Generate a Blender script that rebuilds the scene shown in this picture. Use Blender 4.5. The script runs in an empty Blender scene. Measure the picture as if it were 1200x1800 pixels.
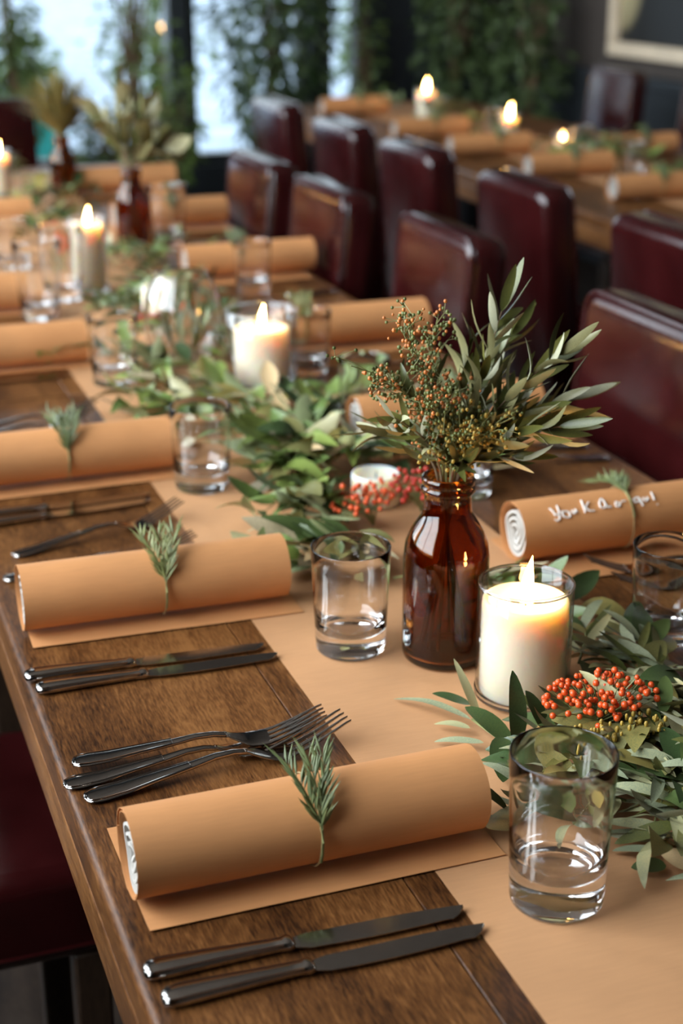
import bpy, bmesh, math, random
from mathutils import Vector, Matrix, noise

random.seed(7)
SC = bpy.context.scene
COL = SC.collection
T = 0.75                      # table top height

# ------------------------------------------------------------------ camera
cam_d = bpy.data.cameras.new('camera')
cam = bpy.data.objects.new('camera', cam_d)
COL.objects.link(cam)
cam.location = (0, 0, 1.41)
F = Vector((0.3174852, 0.88055742, -0.35188318))
cam.rotation_euler = F.to_track_quat('-Z', 'Y').to_euler()
cam_d.sensor_fit = 'HORIZONTAL'
cam_d.sensor_width = 24.0
cam_d.lens = 24.0 * 2700 / 1200
cam_d.clip_start = 0.02
cam_d.dof.use_dof = True
cam_d.dof.focus_distance = 1.26
cam_d.dof.aperture_fstop = 4.6
SC.camera = cam

# ------------------------------------------------------------------ world / light / exposure
world = bpy.data.worlds.new('world')
SC.world = world
world.use_nodes = True
bg = world.node_tree.nodes['Background']
bg.inputs['Color'].default_value = (0.80, 0.90, 1.0, 1)
bg.inputs['Strength'].default_value = 3.0
SC.view_settings.view_transform = 'Standard'
SC.view_settings.look = 'None'
SC.view_settings.exposure = 0.18
SC.view_settings.gamma = 1.0
SC.view_settings.use_curve_mapping = False


def area_light(name, loc, rot, sx, sy, energy, color):
    l = bpy.data.lights.new(name, 'AREA')
    l.shape = 'RECTANGLE'
    l.size, l.size_y, l.energy, l.color = sx, sy, energy, color
    o = bpy.data.objects.new(name, l)
    COL.objects.link(o)
    o.location, o.rotation_euler = loc, rot
    return o


LEFT_WINDOWS = [(0.2, 2.4), (2.8, 4.6), (5.0, 6.8)]      # y ranges of the windows in the left wall
for (a, b), E_ in zip(LEFT_WINDOWS, (195, 165, 55)):
    area_light('window_daylight', (-1.45, (a + b) / 2, 2.35), (0, math.radians(-90), 0), 2.7, b - a, E_, (0.94, 0.96, 1.0))

# ------------------------------------------------------------------ materials
MATS = {}


def nmat(name):
    m = bpy.data.materials.new(name)
    m.use_nodes = True
    nt = m.node_tree
    b = nt.nodes['Principled BSDF']
    MATS[name] = m
    return m, nt, b


def N(nt, typ, **kw):
    n = nt.nodes.new(typ)
    for k, v in kw.items():
        setattr(n, k, v)
    return n


def ramp(nt, fac, stops):
    r = N(nt, 'ShaderNodeValToRGB')
    el = r.color_ramp.elements
    while len(el) > 1:
        el.remove(el[-1])
    el[0].position, el[0].color = stops[0][0], (*stops[0][1], 1)
    for p, c in stops[1:]:
        e = el.new(p)
        e.color = (*c, 1)
    nt.links.new(fac, r.inputs[0])
    return r.outputs[0]


def coords(nt, scale=(1, 1, 1), rnd=True, kind='Object'):
    tc = N(nt, 'ShaderNodeTexCoord')
    mp = N(nt, 'ShaderNodeMapping')
    mp.inputs['Scale'].default_value = scale
    nt.links.new(tc.outputs[kind], mp.inputs['Vector'])
    if rnd:
        oi = N(nt, 'ShaderNodeObjectInfo')
        mu = N(nt, 'ShaderNodeMath', operation='MULTIPLY')
        mu.inputs[1].default_value = 37.0
        nt.links.new(oi.outputs['Random'], mu.inputs[0])
        cb = N(nt, 'ShaderNodeCombineXYZ')
        for i in range(3):
            nt.links.new(mu.outputs[0], cb.inputs[i])
        nt.links.new(cb.outputs[0], mp.inputs['Location'])
    return mp.outputs[0]


def noise_tex(nt, vec, scale, detail=4, rough=0.6, dist=0.0):
    n = N(nt, 'ShaderNodeTexNoise')
    n.inputs['Scale'].default_value = scale
    n.inputs['Detail'].default_value = detail
    n.inputs['Roughness'].default_value = rough
    n.inputs['Distortion'].default_value = dist
    nt.links.new(vec, n.inputs['Vector'])
    return n.outputs['Fac']


def bump(nt, h, b, strength, dist=0.002):
    bp = N(nt, 'ShaderNodeBump')
    bp.inputs['Strength'].default_value = strength
    bp.inputs['Distance'].default_value = dist
    nt.links.new(h, bp.inputs['Height'])
    nt.links.new(bp.outputs[0], b.inputs['Normal'])


def m_plain(name, col, rough=0.5, metal=0.0, var=0.15, scale=12.0, coat=0.0, spec=0.5):
    m, nt, b = nmat(name)
    v = coords(nt)
    f = noise_tex(nt, v, scale)
    c = ramp(nt, f, [(0.25, tuple(x * (1 - var) for x in col)), (0.75, tuple(min(1, x * (1 + var)) for x in col))])
    nt.links.new(c, b.inputs['Base Color'])
    b.inputs['Roughness'].default_value = rough
    b.inputs['Metallic'].default_value = metal
    b.inputs['Coat Weight'].default_value = coat
    b.inputs['Specular IOR Level'].default_value = spec
    return m


def m_wood(name, dark, mid, light, rough=0.38, axis=1):
    m, nt, b = nmat(name)

    def stretched(across, along):
        v = [across] * 3
        v[axis] = along
        return coords(nt, tuple(v))
    broad = noise_tex(nt, stretched(14, 1.8), 1.0, 4, 0.6, 0.8)
    fine = noise_tex(nt, stretched(520, 65), 1.0, 3, 0.65)
    patch = noise_tex(nt, coords(nt), 5.0, 4, 0.6)
    a = N(nt, 'ShaderNodeMath', operation='MULTIPLY_ADD')
    nt.links.new(fine, a.inputs[0])
    a.inputs[1].default_value = 0.9
    nt.links.new(broad, a.inputs[2])
    a2 = N(nt, 'ShaderNodeMath', operation='MULTIPLY_ADD')
    nt.links.new(patch, a2.inputs[0])
    a2.inputs[1].default_value = 0.5
    nt.links.new(a.outputs[0], a2.inputs[2])
    sc = N(nt, 'ShaderNodeMath', operation='MULTIPLY')
    nt.links.new(a2.outputs[0], sc.inputs[0])
    sc.inputs[1].default_value = 0.42
    c = ramp(nt, sc.outputs[0], [(0.40, dark), (0.50, mid), (0.61, light)])
    nt.links.new(c, b.inputs['Base Color'])
    b.inputs['Roughness'].default_value = rough
    b.inputs['Specular IOR Level'].default_value = 0.35
    bump(nt, fine, b, 0.4, 0.0006)
    return m


def m_kraft(name, col):
    m, nt, b = nmat(name)
    v = coords(nt)
    f1 = noise_tex(nt, v, 9.0, 3, 0.5)
    f2 = noise_tex(nt, coords(nt, (40, 400, 400)), 1.0, 2, 0.5)
    mx = N(nt, 'ShaderNodeMath', operation='MULTIPLY_ADD')
    nt.links.new(f2, mx.inputs[0])
    mx.inputs[1].default_value = 0.35
    nt.links.new(f1, mx.inputs[2])
    c = ramp(nt, mx.outputs[0], [(0.35, tuple(x * 0.86 for x in col)), (0.95, tuple(x * 1.12 for x in col))])
    nt.links.new(c, b.inputs['Base Color'])
    b.inputs['Roughness'].default_value = 0.62
    b.inputs['Specular IOR Level'].default_value = 0.3
    bump(nt, f1, b, 0.25, 0.004)
    return m


def m_leather(name, col):
    m, nt, b = nmat(name)
    v = coords(nt)
    f = noise_tex(nt, v, 7.0, 4, 0.6)
    c = ramp(nt, f, [(0.3, tuple(x * 0.6 for x in col)), (0.75, tuple(x * 1.35 for x in col))])
    nt.links.new(c, b.inputs['Base Color'])
    vo = N(nt, 'ShaderNodeTexVoronoi')
    vo.inputs['Scale'].default_value = 420
    nt.links.new(v, vo.inputs['Vector'])
    bump(nt, vo.outputs['Distance'], b, 0.15, 0.0006)
    r = ramp(nt, f, [(0.3, (0.13,) * 3), (0.8, (0.24,) * 3)])
    nt.links.new(r, b.inputs['Roughness'])
    b.inputs['Coat Weight'].default_value = 0.2
    b.inputs['Coat Roughness'].default_value = 0.1
    return m


def m_leaf(name, top, under, rough=0.42, var=0.35, trans=0.0):
    m, nt, b = nmat(name)
    oi = N(nt, 'ShaderNodeObjectInfo')
    geo = N(nt, 'ShaderNodeNewGeometry')
    f = noise_tex(nt, coords(nt), 45.0, 3, 0.6)
    a = N(nt, 'ShaderNodeMath', operation='MULTIPLY_ADD')
    nt.links.new(oi.outputs['Random'], a.inputs[0])
    a.inputs[1].default_value = 0.6
    nt.links.new(f, a.inputs[2])
    c1 = ramp(nt, a.outputs[0], [(0.3, tuple(x * (1 - var) for x in top)), (0.7, top),
                                 (1.0, (top[0] * 1.55, top[1] * 1.3, top[2] * 1.1))])
    c2 = ramp(nt, a.outputs[0], [(0.3, tuple(x * 0.8 for x in under)), (1.0, tuple(x * 1.25 for x in under))])
    mx = N(nt, 'ShaderNodeMix', data_type='RGBA')
    nt.links.new(geo.outputs['Backfacing'], mx.inputs['Factor'])
    nt.links.new(c1, mx.inputs[6])
    nt.links.new(c2, mx.inputs[7])
    nt.links.new(mx.outputs[2], b.inputs['Base Color'])
    b.inputs['Roughness'].default_value = rough
    if trans:
        tr = N(nt, 'ShaderNodeBsdfTranslucent')
        nt.links.new(mx.outputs[2], tr.inputs['Color'])
        ms = N(nt, 'ShaderNodeMixShader')
        ms.inputs[0].default_value = trans
        nt.links.new(b.outputs[0], ms.inputs[1])
        nt.links.new(tr.outputs[0], ms.inputs[2])
        nt.links.new(ms.outputs[0], nt.nodes['Material Output'].inputs[0])
    return m


def m_glass(name, col=(1, 1, 1), ior=1.5, rough=0.0):
    m, nt, b = nmat(name)
    b.inputs['Base Color'].default_value = (*col, 1)
    b.inputs['Transmission Weight'].default_value = 1.0
    b.inputs['Roughness'].default_value = rough
    b.inputs['IOR'].default_value = ior
    return m


def m_thin_glass(name, tint=(0.97, 0.98, 0.98)):
    m, nt, b = nmat(name)
    nt.nodes.remove(b)
    tr = N(nt, 'ShaderNodeBsdfTransparent')
    tr.inputs['Color'].default_value = (*tint, 1)
    gl = N(nt, 'ShaderNodeBsdfGlossy')
    gl.inputs['Roughness'].default_value = 0.02
    lw = N(nt, 'ShaderNodeLayerWeight')
    lw.inputs['Blend'].default_value = 0.5
    pw = N(nt, 'ShaderNodeMath', operation='POWER')
    pw.inputs[1].default_value = 3.0
    nt.links.new(lw.outputs['Facing'], pw.inputs[0])
    fr = N(nt, 'ShaderNodeMath', operation='MULTIPLY_ADD')
    fr.inputs[1].default_value = 0.90
    fr.inputs[2].default_value = 0.05
    nt.links.new(pw.outputs[0], fr.inputs[0])
    ms = N(nt, 'ShaderNodeMixShader')
    nt.links.new(fr.outputs[0], ms.inputs[0])
    nt.links.new(tr.outputs[0], ms.inputs[1])
    nt.links.new(gl.outputs[0], ms.inputs[2])
    nt.links.new(ms.outputs[0], nt.nodes['Material Output'].inputs[0])
    return m


def m_emit(name, col, strength):
    m, nt, b = nmat(name)
    nt.nodes.remove(b)
    e = N(nt, 'ShaderNodeEmission')
    e.inputs['Color'].default_value = (*col, 1)
    e.inputs['Strength'].default_value = strength
    nt.links.new(e.outputs[0], nt.nodes['Material Output'].inputs[0])
    return m


WOOD = m_wood('oak', (0.026, 0.009, 0.003), (0.112, 0.041, 0.011), (0.23, 0.095, 0.028), 0.40)
WOODX = m_wood('oak_cross', (0.026, 0.009, 0.003), (0.112, 0.041, 0.011), (0.23, 0.095, 0.028), 0.42, axis=0)
DARKWOOD = m_wood('dark_wood', (0.010, 0.006, 0.004), (0.03, 0.016, 0.009), (0.05, 0.028, 0.016), 0.45, axis=2)
KRAFT = m_kraft('kraft_paper', (0.58, 0.262, 0.100))
KRAFT2 = m_kraft('kraft_runner', (0.52, 0.268, 0.125))
LEATHER = m_leather('oxblood_leather', (0.028, 0.0034, 0.0036))
NAPKIN = m_plain('napkin_cloth', (0.55, 0.51, 0.46), 0.85, var=0.1, scale=60)
GLASS = m_glass('clear_glass')
AMBER = m_glass('amber_glass', (0.40, 0.14, 0.025))
THIN = m_thin_glass('thin_glass')
PANE = m_thin_glass('window_glass', (0.93, 0.96, 0.97))
STEEL = m_plain('steel', (0.46, 0.43, 0.40), 0.11, 1.0, var=0.12, scale=30)
INK = m_plain('white_ink', (0.9, 0.87, 0.82), 0.6, var=0.03)
TWINE = m_plain('twine', (0.28, 0.19, 0.075), 0.8, var=0.3, scale=300)
BARK = m_plain('bark', (0.16, 0.10, 0.05), 0.75, var=0.4, scale=80)
GREENSTEM = m_plain('green_stem', (0.20, 0.21, 0.075), 0.6, var=0.3, scale=80)
ROSEMARY = m_leaf('rosemary', (0.14, 0.175, 0.065), (0.32, 0.38, 0.28), 0.5)
BAYS = [m_leaf('bay_dark', (0.05, 0.085, 0.028), (0.17, 0.22, 0.10), 0.36),
        m_leaf('bay_green', (0.14, 0.21, 0.055), (0.30, 0.34, 0.17), 0.38),
        m_leaf('bay_olive', (0.18, 0.17, 0.055), (0.32, 0.29, 0.15), 0.42)]
BAYPALE = m_leaf('bay_pale', (0.42, 0.34, 0.20), (0.46, 0.40, 0.28), 0.6)
OLIVE = m_leaf('olive_leaf', (0.085, 0.095, 0.022), (0.19, 0.175, 0.075), 0.42)
OLIVEP = m_leaf('olive_pale', (0.27, 0.30, 0.18), (0.36, 0.35, 0.23), 0.5)
BERRY = m_plain('berry_orange', (0.68, 0.085, 0.015), 0.28, var=0.3, scale=90)
BERRYR = m_plain('berry_red', (0.46, 0.03, 0.015), 0.28, var=0.35, scale=90)
BUDG = m_plain('bud_green', (0.12, 0.135, 0.03), 0.5, var=0.35, scale=90)
BUDY = m_plain('bud_yellow', (0.38, 0.24, 0.035), 0.5, var=0.3, scale=90)
BUDO = m_plain('bud_orange', (0.52, 0.16, 0.03), 0.45, var=0.35, scale=90)
WICK = m_plain('wick', (0.02, 0.015, 0.012), 0.9)
FLAME = m_emit('flame', (1.0, 0.50, 0.125), 130.0)
WAX, _nt, _b = nmat('wax')
_b.inputs['Base Color'].default_value = (0.87, 0.78, 0.62, 1)
_b.inputs['Roughness'].default_value = 0.45
_b.inputs['Subsurface Weight'].default_value = 1.0
_b.inputs['Subsurface Radius'].default_value = (1.0, 0.68, 0.34)
_b.inputs['Subsurface Scale'].default_value = 0.026
FLOORM = m_wood('floor_wood', (0.012, 0.008, 0.006), (0.035, 0.022, 0.015), (0.05, 0.035, 0.025), 0.42)
WALLM = m_plain('wall_paint', (0.060, 0.046, 0.038), 0.8, var=0.15, scale=3)
WALLD = m_plain('wall_paint_slate', (0.022, 0.026, 0.031), 0.6, var=0.2, scale=3)
CEILM = m_plain('ceiling_paint', (0.10, 0.08, 0.065), 0.85, var=0.08, scale=2)
FRAMEM = m_plain('window_frame_paint', (0.03, 0.034, 0.038), 0.45)
PICFRAME = m_plain('picture_frame', (0.62, 0.50, 0.36), 0.5)
PAVE = m_plain('pavement', (0.36, 0.42, 0.50), 0.85, var=0.6, scale=2.2)
POTM = m_plain('pot_glaze', (0.035, 0.035, 0.038), 0.4)
TEALM = m_plain('teal_glaze', (0.02, 0.35, 0.28), 0.4)
SHRUB = m_leaf('shrub_leaf', (0.045, 0.085, 0.022), (0.09, 0.13, 0.05), 0.45, trans=0.3)
SHRUBL = m_leaf('shrub_leaf_light', (0.10, 0.16, 0.035), (0.14, 0.20, 0.06), 0.45, trans=0.35)
GRASSM = m_leaf('dry_grass', (0.17, 0.15, 0.05), (0.2, 0.18, 0.07), 0.6)

# picture print: pale rounded shapes on black
ART, _nt, _b = nmat('art_print')
_v = coords(_nt, (1, 1, 1), False)
_vo = N(_nt, 'ShaderNodeTexVoronoi', feature='SMOOTH_F1')
_vo.inputs['Scale'].default_value = 2.6
_nt.links.new(_v, _vo.inputs['Vector'])
_nt.links.new(ramp(_nt, _vo.outputs['Distance'], [(0.18, (0.42, 0.36, 0.20)), (0.38, (0.24, 0.20, 0.11)), (0.44, (0.012, 0.012, 0.012))]), _b.inputs['Base Color'])
_b.inputs['Roughness'].default_value = 0.5

# ------------------------------------------------------------------ mesh helpers


def mesh(name, verts, faces, mat, smooth=True):
    me = bpy.data.meshes.new(name)
    me.from_pydata([tuple(v) for v in verts], [], faces)
    me.update()
    if mat is not None:
        me.materials.append(mat)
    if smooth:
        me.polygons.foreach_set('use_smooth', [True] * len(me.polygons))
        me.set_sharp_from_angle(angle=math.radians(55))
    return me


def obj(name, me, parent=None, loc=(0, 0, 0), rot=None, mat4=None, kind=None):
    o = bpy.data.objects.new(name, me)
    COL.objects.link(o)
    if parent is not None:
        o.parent = parent
    if mat4 is not None:
        o.matrix_basis = mat4
    else:
        o.location = loc
        if rot:
            o.rotation_euler = rot
    if kind:
        o['kind'] = kind
    return o


def tag(o, label, cat, group=None):
    o['label'] = label
    o['category'] = cat
    if group:
        o['group'] = group
    return o


def thing(name, label, cat, loc, rz=0.0, group=None):
    o = obj(name, None, None, loc, (0, 0, rz))
    o.empty_display_size = 0.02
    return tag(o, label, cat, group)


def copy_tree(o, parent=None):
    c = o.copy()
    COL.objects.link(c)
    c.parent = parent
    for ch in list(o.children):
        copy_tree(ch, c)
    return c


def lathe(prof, seg=40, closed=False):
    """prof: list of (r, z); r == 0 makes a pole"""
    vs, fs, rings = [], [], []
    for r, z in prof:
        if r < 1e-6:
            rings.append([len(vs)])
            vs.append((0, 0, z))
        else:
            rings.append(list(range(len(vs), len(vs) + seg)))
            for i in range(seg):
                a = 2 * math.pi * i / seg
                vs.append((r * math.cos(a), r * math.sin(a), z))
    pairs = list(zip(rings[:-1], rings[1:]))
    if closed:
        pairs.append((rings[-1], rings[0]))
    for A, B in pairs:
        for i in range(seg):
            j = (i + 1) % seg
            if len(A) == 1 and len(B) == 1:
                continue
            if len(A) == 1:
                fs.append((A[0], B[j], B[i]))
            elif len(B) == 1:
                fs.append((A[i], A[j], B[0]))
            else:
                fs.append((A[i], A[j], B[j], B[i]))
    return vs, fs


def tube(pts, rad, seg=6, closed=False):
    """rad: number or list"""
    pts = [Vector(p) for p in pts]
    n = len(pts)
    vs, fs = [], []
    up = Vector((0.13, 0.21, 0.97))
    for i, p in enumerate(pts):
        if closed:
            d = pts[(i + 1) % n] - pts[i - 1]
        else:
            d = pts[min(i + 1, n - 1)] - pts[max(i - 1, 0)]
        d = d.normalized() if d.length > 1e-9 else Vector((0, 0, 1))
        s = d.cross(up)
        if s.length < 0.05:
            s = d.cross(Vector((1, 0, 0)))
        s.normalize()
        u = s.cross(d).normalized()
        r = rad[i] if isinstance(rad, (list, tuple)) else rad
        for k in range(seg):
            a = 2 * math.pi * k / seg
            vs.append(p + s * (r * math.cos(a)) + u * (r * math.sin(a)))
    for i in range(n if closed else n - 1):
        for k in range(seg):
            a, b = i * seg + k, i * seg + (k + 1) % seg
            c, d = ((i + 1) % n) * seg + (k + 1) % seg, ((i + 1) % n) * seg + k
            fs.append((a, b, c, d))
    if not closed:
        fs.append(tuple(range(seg - 1, -1, -1)))
        fs.append(tuple(range((n - 1) * seg, n * seg)))
    return vs, fs


def merge(*parts):
    vs, fs = [], []
    for v, f in parts:
        o = len(vs)
        vs += list(v)
        fs += [tuple(i + o for i in q) for q in f]
    return vs, fs


def box_mesh(name, x0, x1, y0, y1, z0, z1, mat, bev=0.0, seg=2, smooth=None):
    bm = bmesh.new()
    bmesh.ops.create_cube(bm, size=1.0)
    for v in bm.verts:
        v.co = Vector(((x0 + x1) / 2 + v.co.x * (x1 - x0), (y0 + y1) / 2 + v.co.y * (y1 - y0), (z0 + z1) / 2 + v.co.z * (z1 - z0)))
    if bev:
        bmesh.ops.bevel(bm, geom=bm.edges[:], offset=bev, segments=seg, profile=0.5, affect='EDGES')
    me = bpy.data.meshes.new(name)
    bm.to_mesh(me)
    bm.free()
    me.materials.append(mat)
    if smooth if smooth is not None else bev > 0.004:
        me.polygons.foreach_set('use_smooth', [True] * len(me.polygons))
        for p in sorted(me.polygons, key=lambda q: -q.area)[:6]:
            p.use_smooth = False
    return me


def loft(secs, n=14, p=2.6):
    """secs: (x, half width, half height, z centre[, y centre]) superellipse rings along x"""
    vs, fs = [], []
    for s in secs:
        x, hw, hz, zc = s[:4]
        yc = s[4] if len(s) > 4 else 0
        for k in range(n):
            a = 2 * math.pi * k / n
            c, sn = math.cos(a), math.sin(a)
            vs.append((x, yc + hw * math.copysign(abs(c) ** (2 / p), c), zc + hz * math.copysign(abs(sn) ** (2 / p), sn)))
    for i in range(len(secs) - 1):
        for k in range(n):
            a, b = i * n + k, i * n + (k + 1) % n
            fs.append((a, b, b + n, a + n))
    fs.append(tuple(range(n - 1, -1, -1)))
    fs.append(tuple(range((len(secs) - 1) * n, len(secs) * n)))
    return vs, fs


def ball(r=1.0, seg=8, rings=5, sz=1.0):
    return lathe([(0, -r * sz)] + [(r * math.sin(math.pi * i / rings), -r * sz * math.cos(math.pi * i / rings)) for i in range(1, rings)] + [(0, r * sz)], seg)


# ------------------------------------------------------------------ the room
X0, X1, Y0, Y1, ZC = -1.2, 3.5, -1.6, 7.5, 4.0


def struct(name, me, parent=None, loc=(0, 0, 0)):
    return obj(name, me, parent, loc, kind='structure')


struct('floor', box_mesh('floor', X0 - .2, X1 + .2, Y0 - .2, Y1 + .2, -0.1, 0, FLOORM))
struct('ceiling', box_mesh('ceiling', X0 - .2, X1 + .2, Y0 - .2, Y1 + .2, ZC, ZC + .1, CEILM))
struct('wall_right', box_mesh('wall_right', X1, X1 + .2, Y0 - .2, Y1 + .2, 0, ZC, WALLM))
struct('wall_front', box_mesh('wall_front', X0 - .2, X1 + .2, Y0 - .2, Y0, 0, ZC, WALLM))
struct('trim_1', box_mesh('wainscot', X1 - .03, X1, Y0, Y1, 0, 0.80, WALLD, 0.002))
struct('trim_2', box_mesh('chair_rail', X1 - .05, X1, Y0, Y1, 0.80, 0.85, WALLD, 0.006))


def wall_with_openings(name, along, fixed, thick, lo, hi, openings, mat):
    """a wall in boxes joined round its window openings: openings (a, b, z0, z1)"""
    vs, fs = [], []

    def add(a, b, z0, z1):
        if b - a < 1e-4 or z1 - z0 < 1e-4:
            return
        if along == 'y':
            x0, x1, y0, y1 = fixed, fixed + thick, a, b
        else:
            x0, x1, y0, y1 = a, b, fixed, fixed + thick
        o = len(vs)
        for z in (z0, z1):
            vs.extend([(x0, y0, z), (x1, y0, z), (x1, y1, z), (x0, y1, z)])
        fs.extend([tuple(o + i for i in q) for q in ((3, 2, 1, 0), (4, 5, 6, 7), (0, 1, 5, 4), (1, 2, 6, 5), (2, 3, 7, 6), (3, 0, 4, 7))])
    cur = lo
    for a, b, z0, z1 in openings:
        add(cur, a, 0, ZC)
        add(a, b, 0, z0)
        add(a, b, z1, ZC)
        cur = b
    add(cur, hi, 0, ZC)
    return struct(name, mesh(name, vs, fs, mat, False))


wall_with_openings('wall_left', 'y', X0 - .2, .2, Y0 - .2, Y1 + .2, [(a, b, 1.0, 3.7) for a, b in LEFT_WINDOWS], WALLM)
BACKW = [(0.10, 1.88, 0.34, 2.6), (1.93, 2.54, 0.34, 2.6), (2.63, 2.84, 0.34, 2.6)]
wall_with_openings('wall_back', 'x', Y1, .2, X0 - .2, X1 + .2, BACKW, WALLD)
wn = 0
for a, b, z0, z1 in BACKW:
    wn += 1
    w = struct('window_%d' % wn, None, None, ((a + b) / 2, Y1 + .1, z0))
    hw, hh = (b - a) / 2, z1 - z0
    for nm, (p0, p1, q0, q1) in (('jamb', (-hw, -hw + .04, 0, hh)), ('jamb', (hw - .04, hw, 0, hh)),
                                 ('sill', (-hw + .04, hw - .04, 0, .05)), ('head', (-hw + .04, hw - .04, hh - .05, hh))):
        obj(nm, box_mesh(nm, p0, p1, -.05, .05, q0, q1, FRAMEM, 0.004), w)
    npane = 2 if hw > 0.5 else 1
    pw = (2 * hw - .08) / npane
    for k in range(npane):
        x = -hw + .04 + k * pw
        if k:
            obj('mullion', box_mesh('mullion', x - .02, x + .02, -.04, .04, .05, hh - .05, FRAMEM, 0.004), w)
        obj('pane', box_mesh('pane', x + (.02 if k else 0), x + pw - (.02 if k < npane - 1 else 0), -.003, .003, .05, hh - .05, PANE), w)
for a, b in LEFT_WINDOWS:
    wn += 1
    w = struct('window_%d' % wn, None, None, (X0 - .1, (a + b) / 2, 1.0))
    hw, hh = (b - a) / 2, 2.7
    for nm, (p0, p1, q0, q1) in (('jamb', (-hw, -hw + .05, 0, hh)), ('jamb', (hw - .05, hw, 0, hh)), ('mullion', (-.025, .025, .05, hh - .05)),
                                 ('sill', (-hw + .05, hw - .05, 0, .05)), ('head', (-hw + .05, hw - .05, hh - .05, hh)), ):
        obj(nm, box_mesh(nm, -.05, .05, p0, p1, q0, q1, FRAMEM, 0.004), w)
    for s in (-1, 1):
        obj('pane', box_mesh('pane', -.003, .003, min(s * .025, s * (hw - .05)), max(s * .025, s * (hw - .05)), .05, hh - .05, PANE), w)
struct('pavement', box_mesh('pavement', -10, 25, Y1 + .2, 45, -0.2, -0.05, PAVE))

# framed picture on the right wall
pf = thing('framed_picture', 'framed print of pale rounded shapes on black, hung on the brown wall', 'picture', (X1, 5.55, 0.92))
for nm, b in (('frame_bar', (-.05, 0, -.62, .62, 0, .06)), ('frame_bar', (-.05, 0, -.62, .62, .94, 1.0)),
              ('frame_bar', (-.05, 0, -.62, -.56, .06, .94)), ('frame_bar', (-.05, 0, .56, .62, .06, .94))):
    obj(nm, box_mesh(nm, *b, PICFRAME, 0.006), pf)
obj('print', box_mesh('print', -.02, -.004, -.56, .56, .06, .94, ART), pf)

# ------------------------------------------------------------------ tables


def plank_mesh(x0, x1, hl, round_lo, round_hi):
    bm = bmesh.new()
    bmesh.ops.create_cube(bm, size=1.0)
    for v in bm.verts:
        v.co = Vector(((x0 + x1) / 2 + v.co.x * (x1 - x0), v.co.y * 2 * hl, T - .017 + v.co.z * .034))
    worn = []
    for e in bm.edges:
        if all(v.co.z > T - .001 for v in e.verts) and abs(e.verts[0].co.x - e.verts[1].co.x) < 1e-6:
            if (round_lo and e.verts[0].co.x < x0 + 1e-4) or (round_hi and e.verts[0].co.x > x1 - 1e-4):
                worn.append(e)
    if worn:
        bmesh.ops.bevel(bm, geom=worn, offset=.008, segments=5, profile=0.5, affect='EDGES')
    bmesh.ops.bevel(bm, geom=[e for e in bm.edges if e.calc_face_angle(0) > 1.2], offset=.0009, segments=1, affect='EDGES')
    me = bpy.data.meshes.new('plank')
    bm.to_mesh(me)
    bm.free()
    me.materials.append(WOOD)
    me.polygons.foreach_set('use_smooth', [True] * len(me.polygons))
    for p in sorted(me.polygons, key=lambda q: -q.area)[:6]:
        p.use_smooth = False
    return me


def make_table(name, label, x0, x1, y0, y1, nplank=4):
    cx, cy = (x0 + x1) / 2, (y0 + y1) / 2
    t = thing(name, label, 'table', (cx, cy, 0))
    hw, hl = (x1 - x0) / 2, (y1 - y0) / 2
    pw = 2 * hw / nplank
    for k in range(nplank):
        a = -hw + k * pw
        obj('plank', plank_mesh(a + .0004, a + pw - .0004, hl, k == 0, k == nplank - 1), t)
    for s in (-1, 1):
        obj('edge_board', box_mesh('edge_board', s * hw - (.03 if s > 0 else 0), s * hw + (.03 if s < 0 else 0), -hl, hl, T - .082, T - .0345, WOOD, 0.004, 2, True), t)
        obj('end_board', box_mesh('end_board', -hw + .031, hw - .031, s * hl - (.03 if s > 0 else 0), s * hl + (.03 if s < 0 else 0), T - .082, T - .0345, WOODX, 0.004, 2, True), t)
        for q in (-1, 1):
            lx, ly = s * (hw - .09), q * (hl - .05)
            obj('leg', box_mesh('leg', lx - .035, lx + .035, ly - .035, ly + .035, 0, T - .0345, DARKWOOD, 0.006, 2, True), t)
    return t


make_table('dining_table', 'dark oak plank table set for dinner, nearer of the two joined end to end', .16, 1.02, -0.15, 2.268)
make_table('dining_table', 'dark oak plank table with tall dry grasses, farther of the two joined end to end', .16, 1.02, 2.271, 4.75)
make_table('dining_table', 'separate dark oak table beside the wall with the framed picture', 1.92, 2.78, 1.9, 6.2)


def paper_sheet(name, w, l, mat, thick=0.0004, amp=0.0010, nx=14, ny=30, edge=0.0):
    """a paper sheet with soft waves, lowest point on z = 0"""
    vs, fs = [], []
    off = random.uniform(0, 50)
    hs = []
    for j in range(ny + 1):
        for i in range(nx + 1):
            x, y = (i / nx - .5) * w, (j / ny - .5) * l
            z = amp * (0.5 + 0.5 * noise.noise(Vector((x * 9 + off, y * 9, off))))
            e = max(abs(i / nx - .5), 0) * 2
            ee = max(0, (abs(j / ny - .5) * 2 - .8) / .2)
            z += edge * ee * ee * (0.5 + 0.5 * noise.noise(Vector((x * 14, off, 3))))
            hs.append((x, y, z))
    mn = min(h[2] for h in hs)
    n = len(hs)
    vs = [(x, y, z - mn) for x, y, z in hs] + [(x, y, z - mn + thick) for x, y, z in hs]
    for j in range(ny):
        for i in range(nx):
            a = j * (nx + 1) + i
            q = (a, a + 1, a + nx + 2, a + nx + 1)
            fs.append(q[::-1])
            fs.append(tuple(k + n for k in q))
    rim = [i for i in range(nx + 1)] + [j * (nx + 1) + nx for j in range(1, ny + 1)] + [ny * (nx + 1) + i for i in range(nx - 1, -1, -1)] + [j * (nx + 1) for j in range(ny - 1, 0, -1)]
    for a, b in zip(rim, rim[1:] + rim[:1]):
        fs.append((a, b, b + n, a + n))
    return mesh(name, vs, fs, mat)


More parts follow.
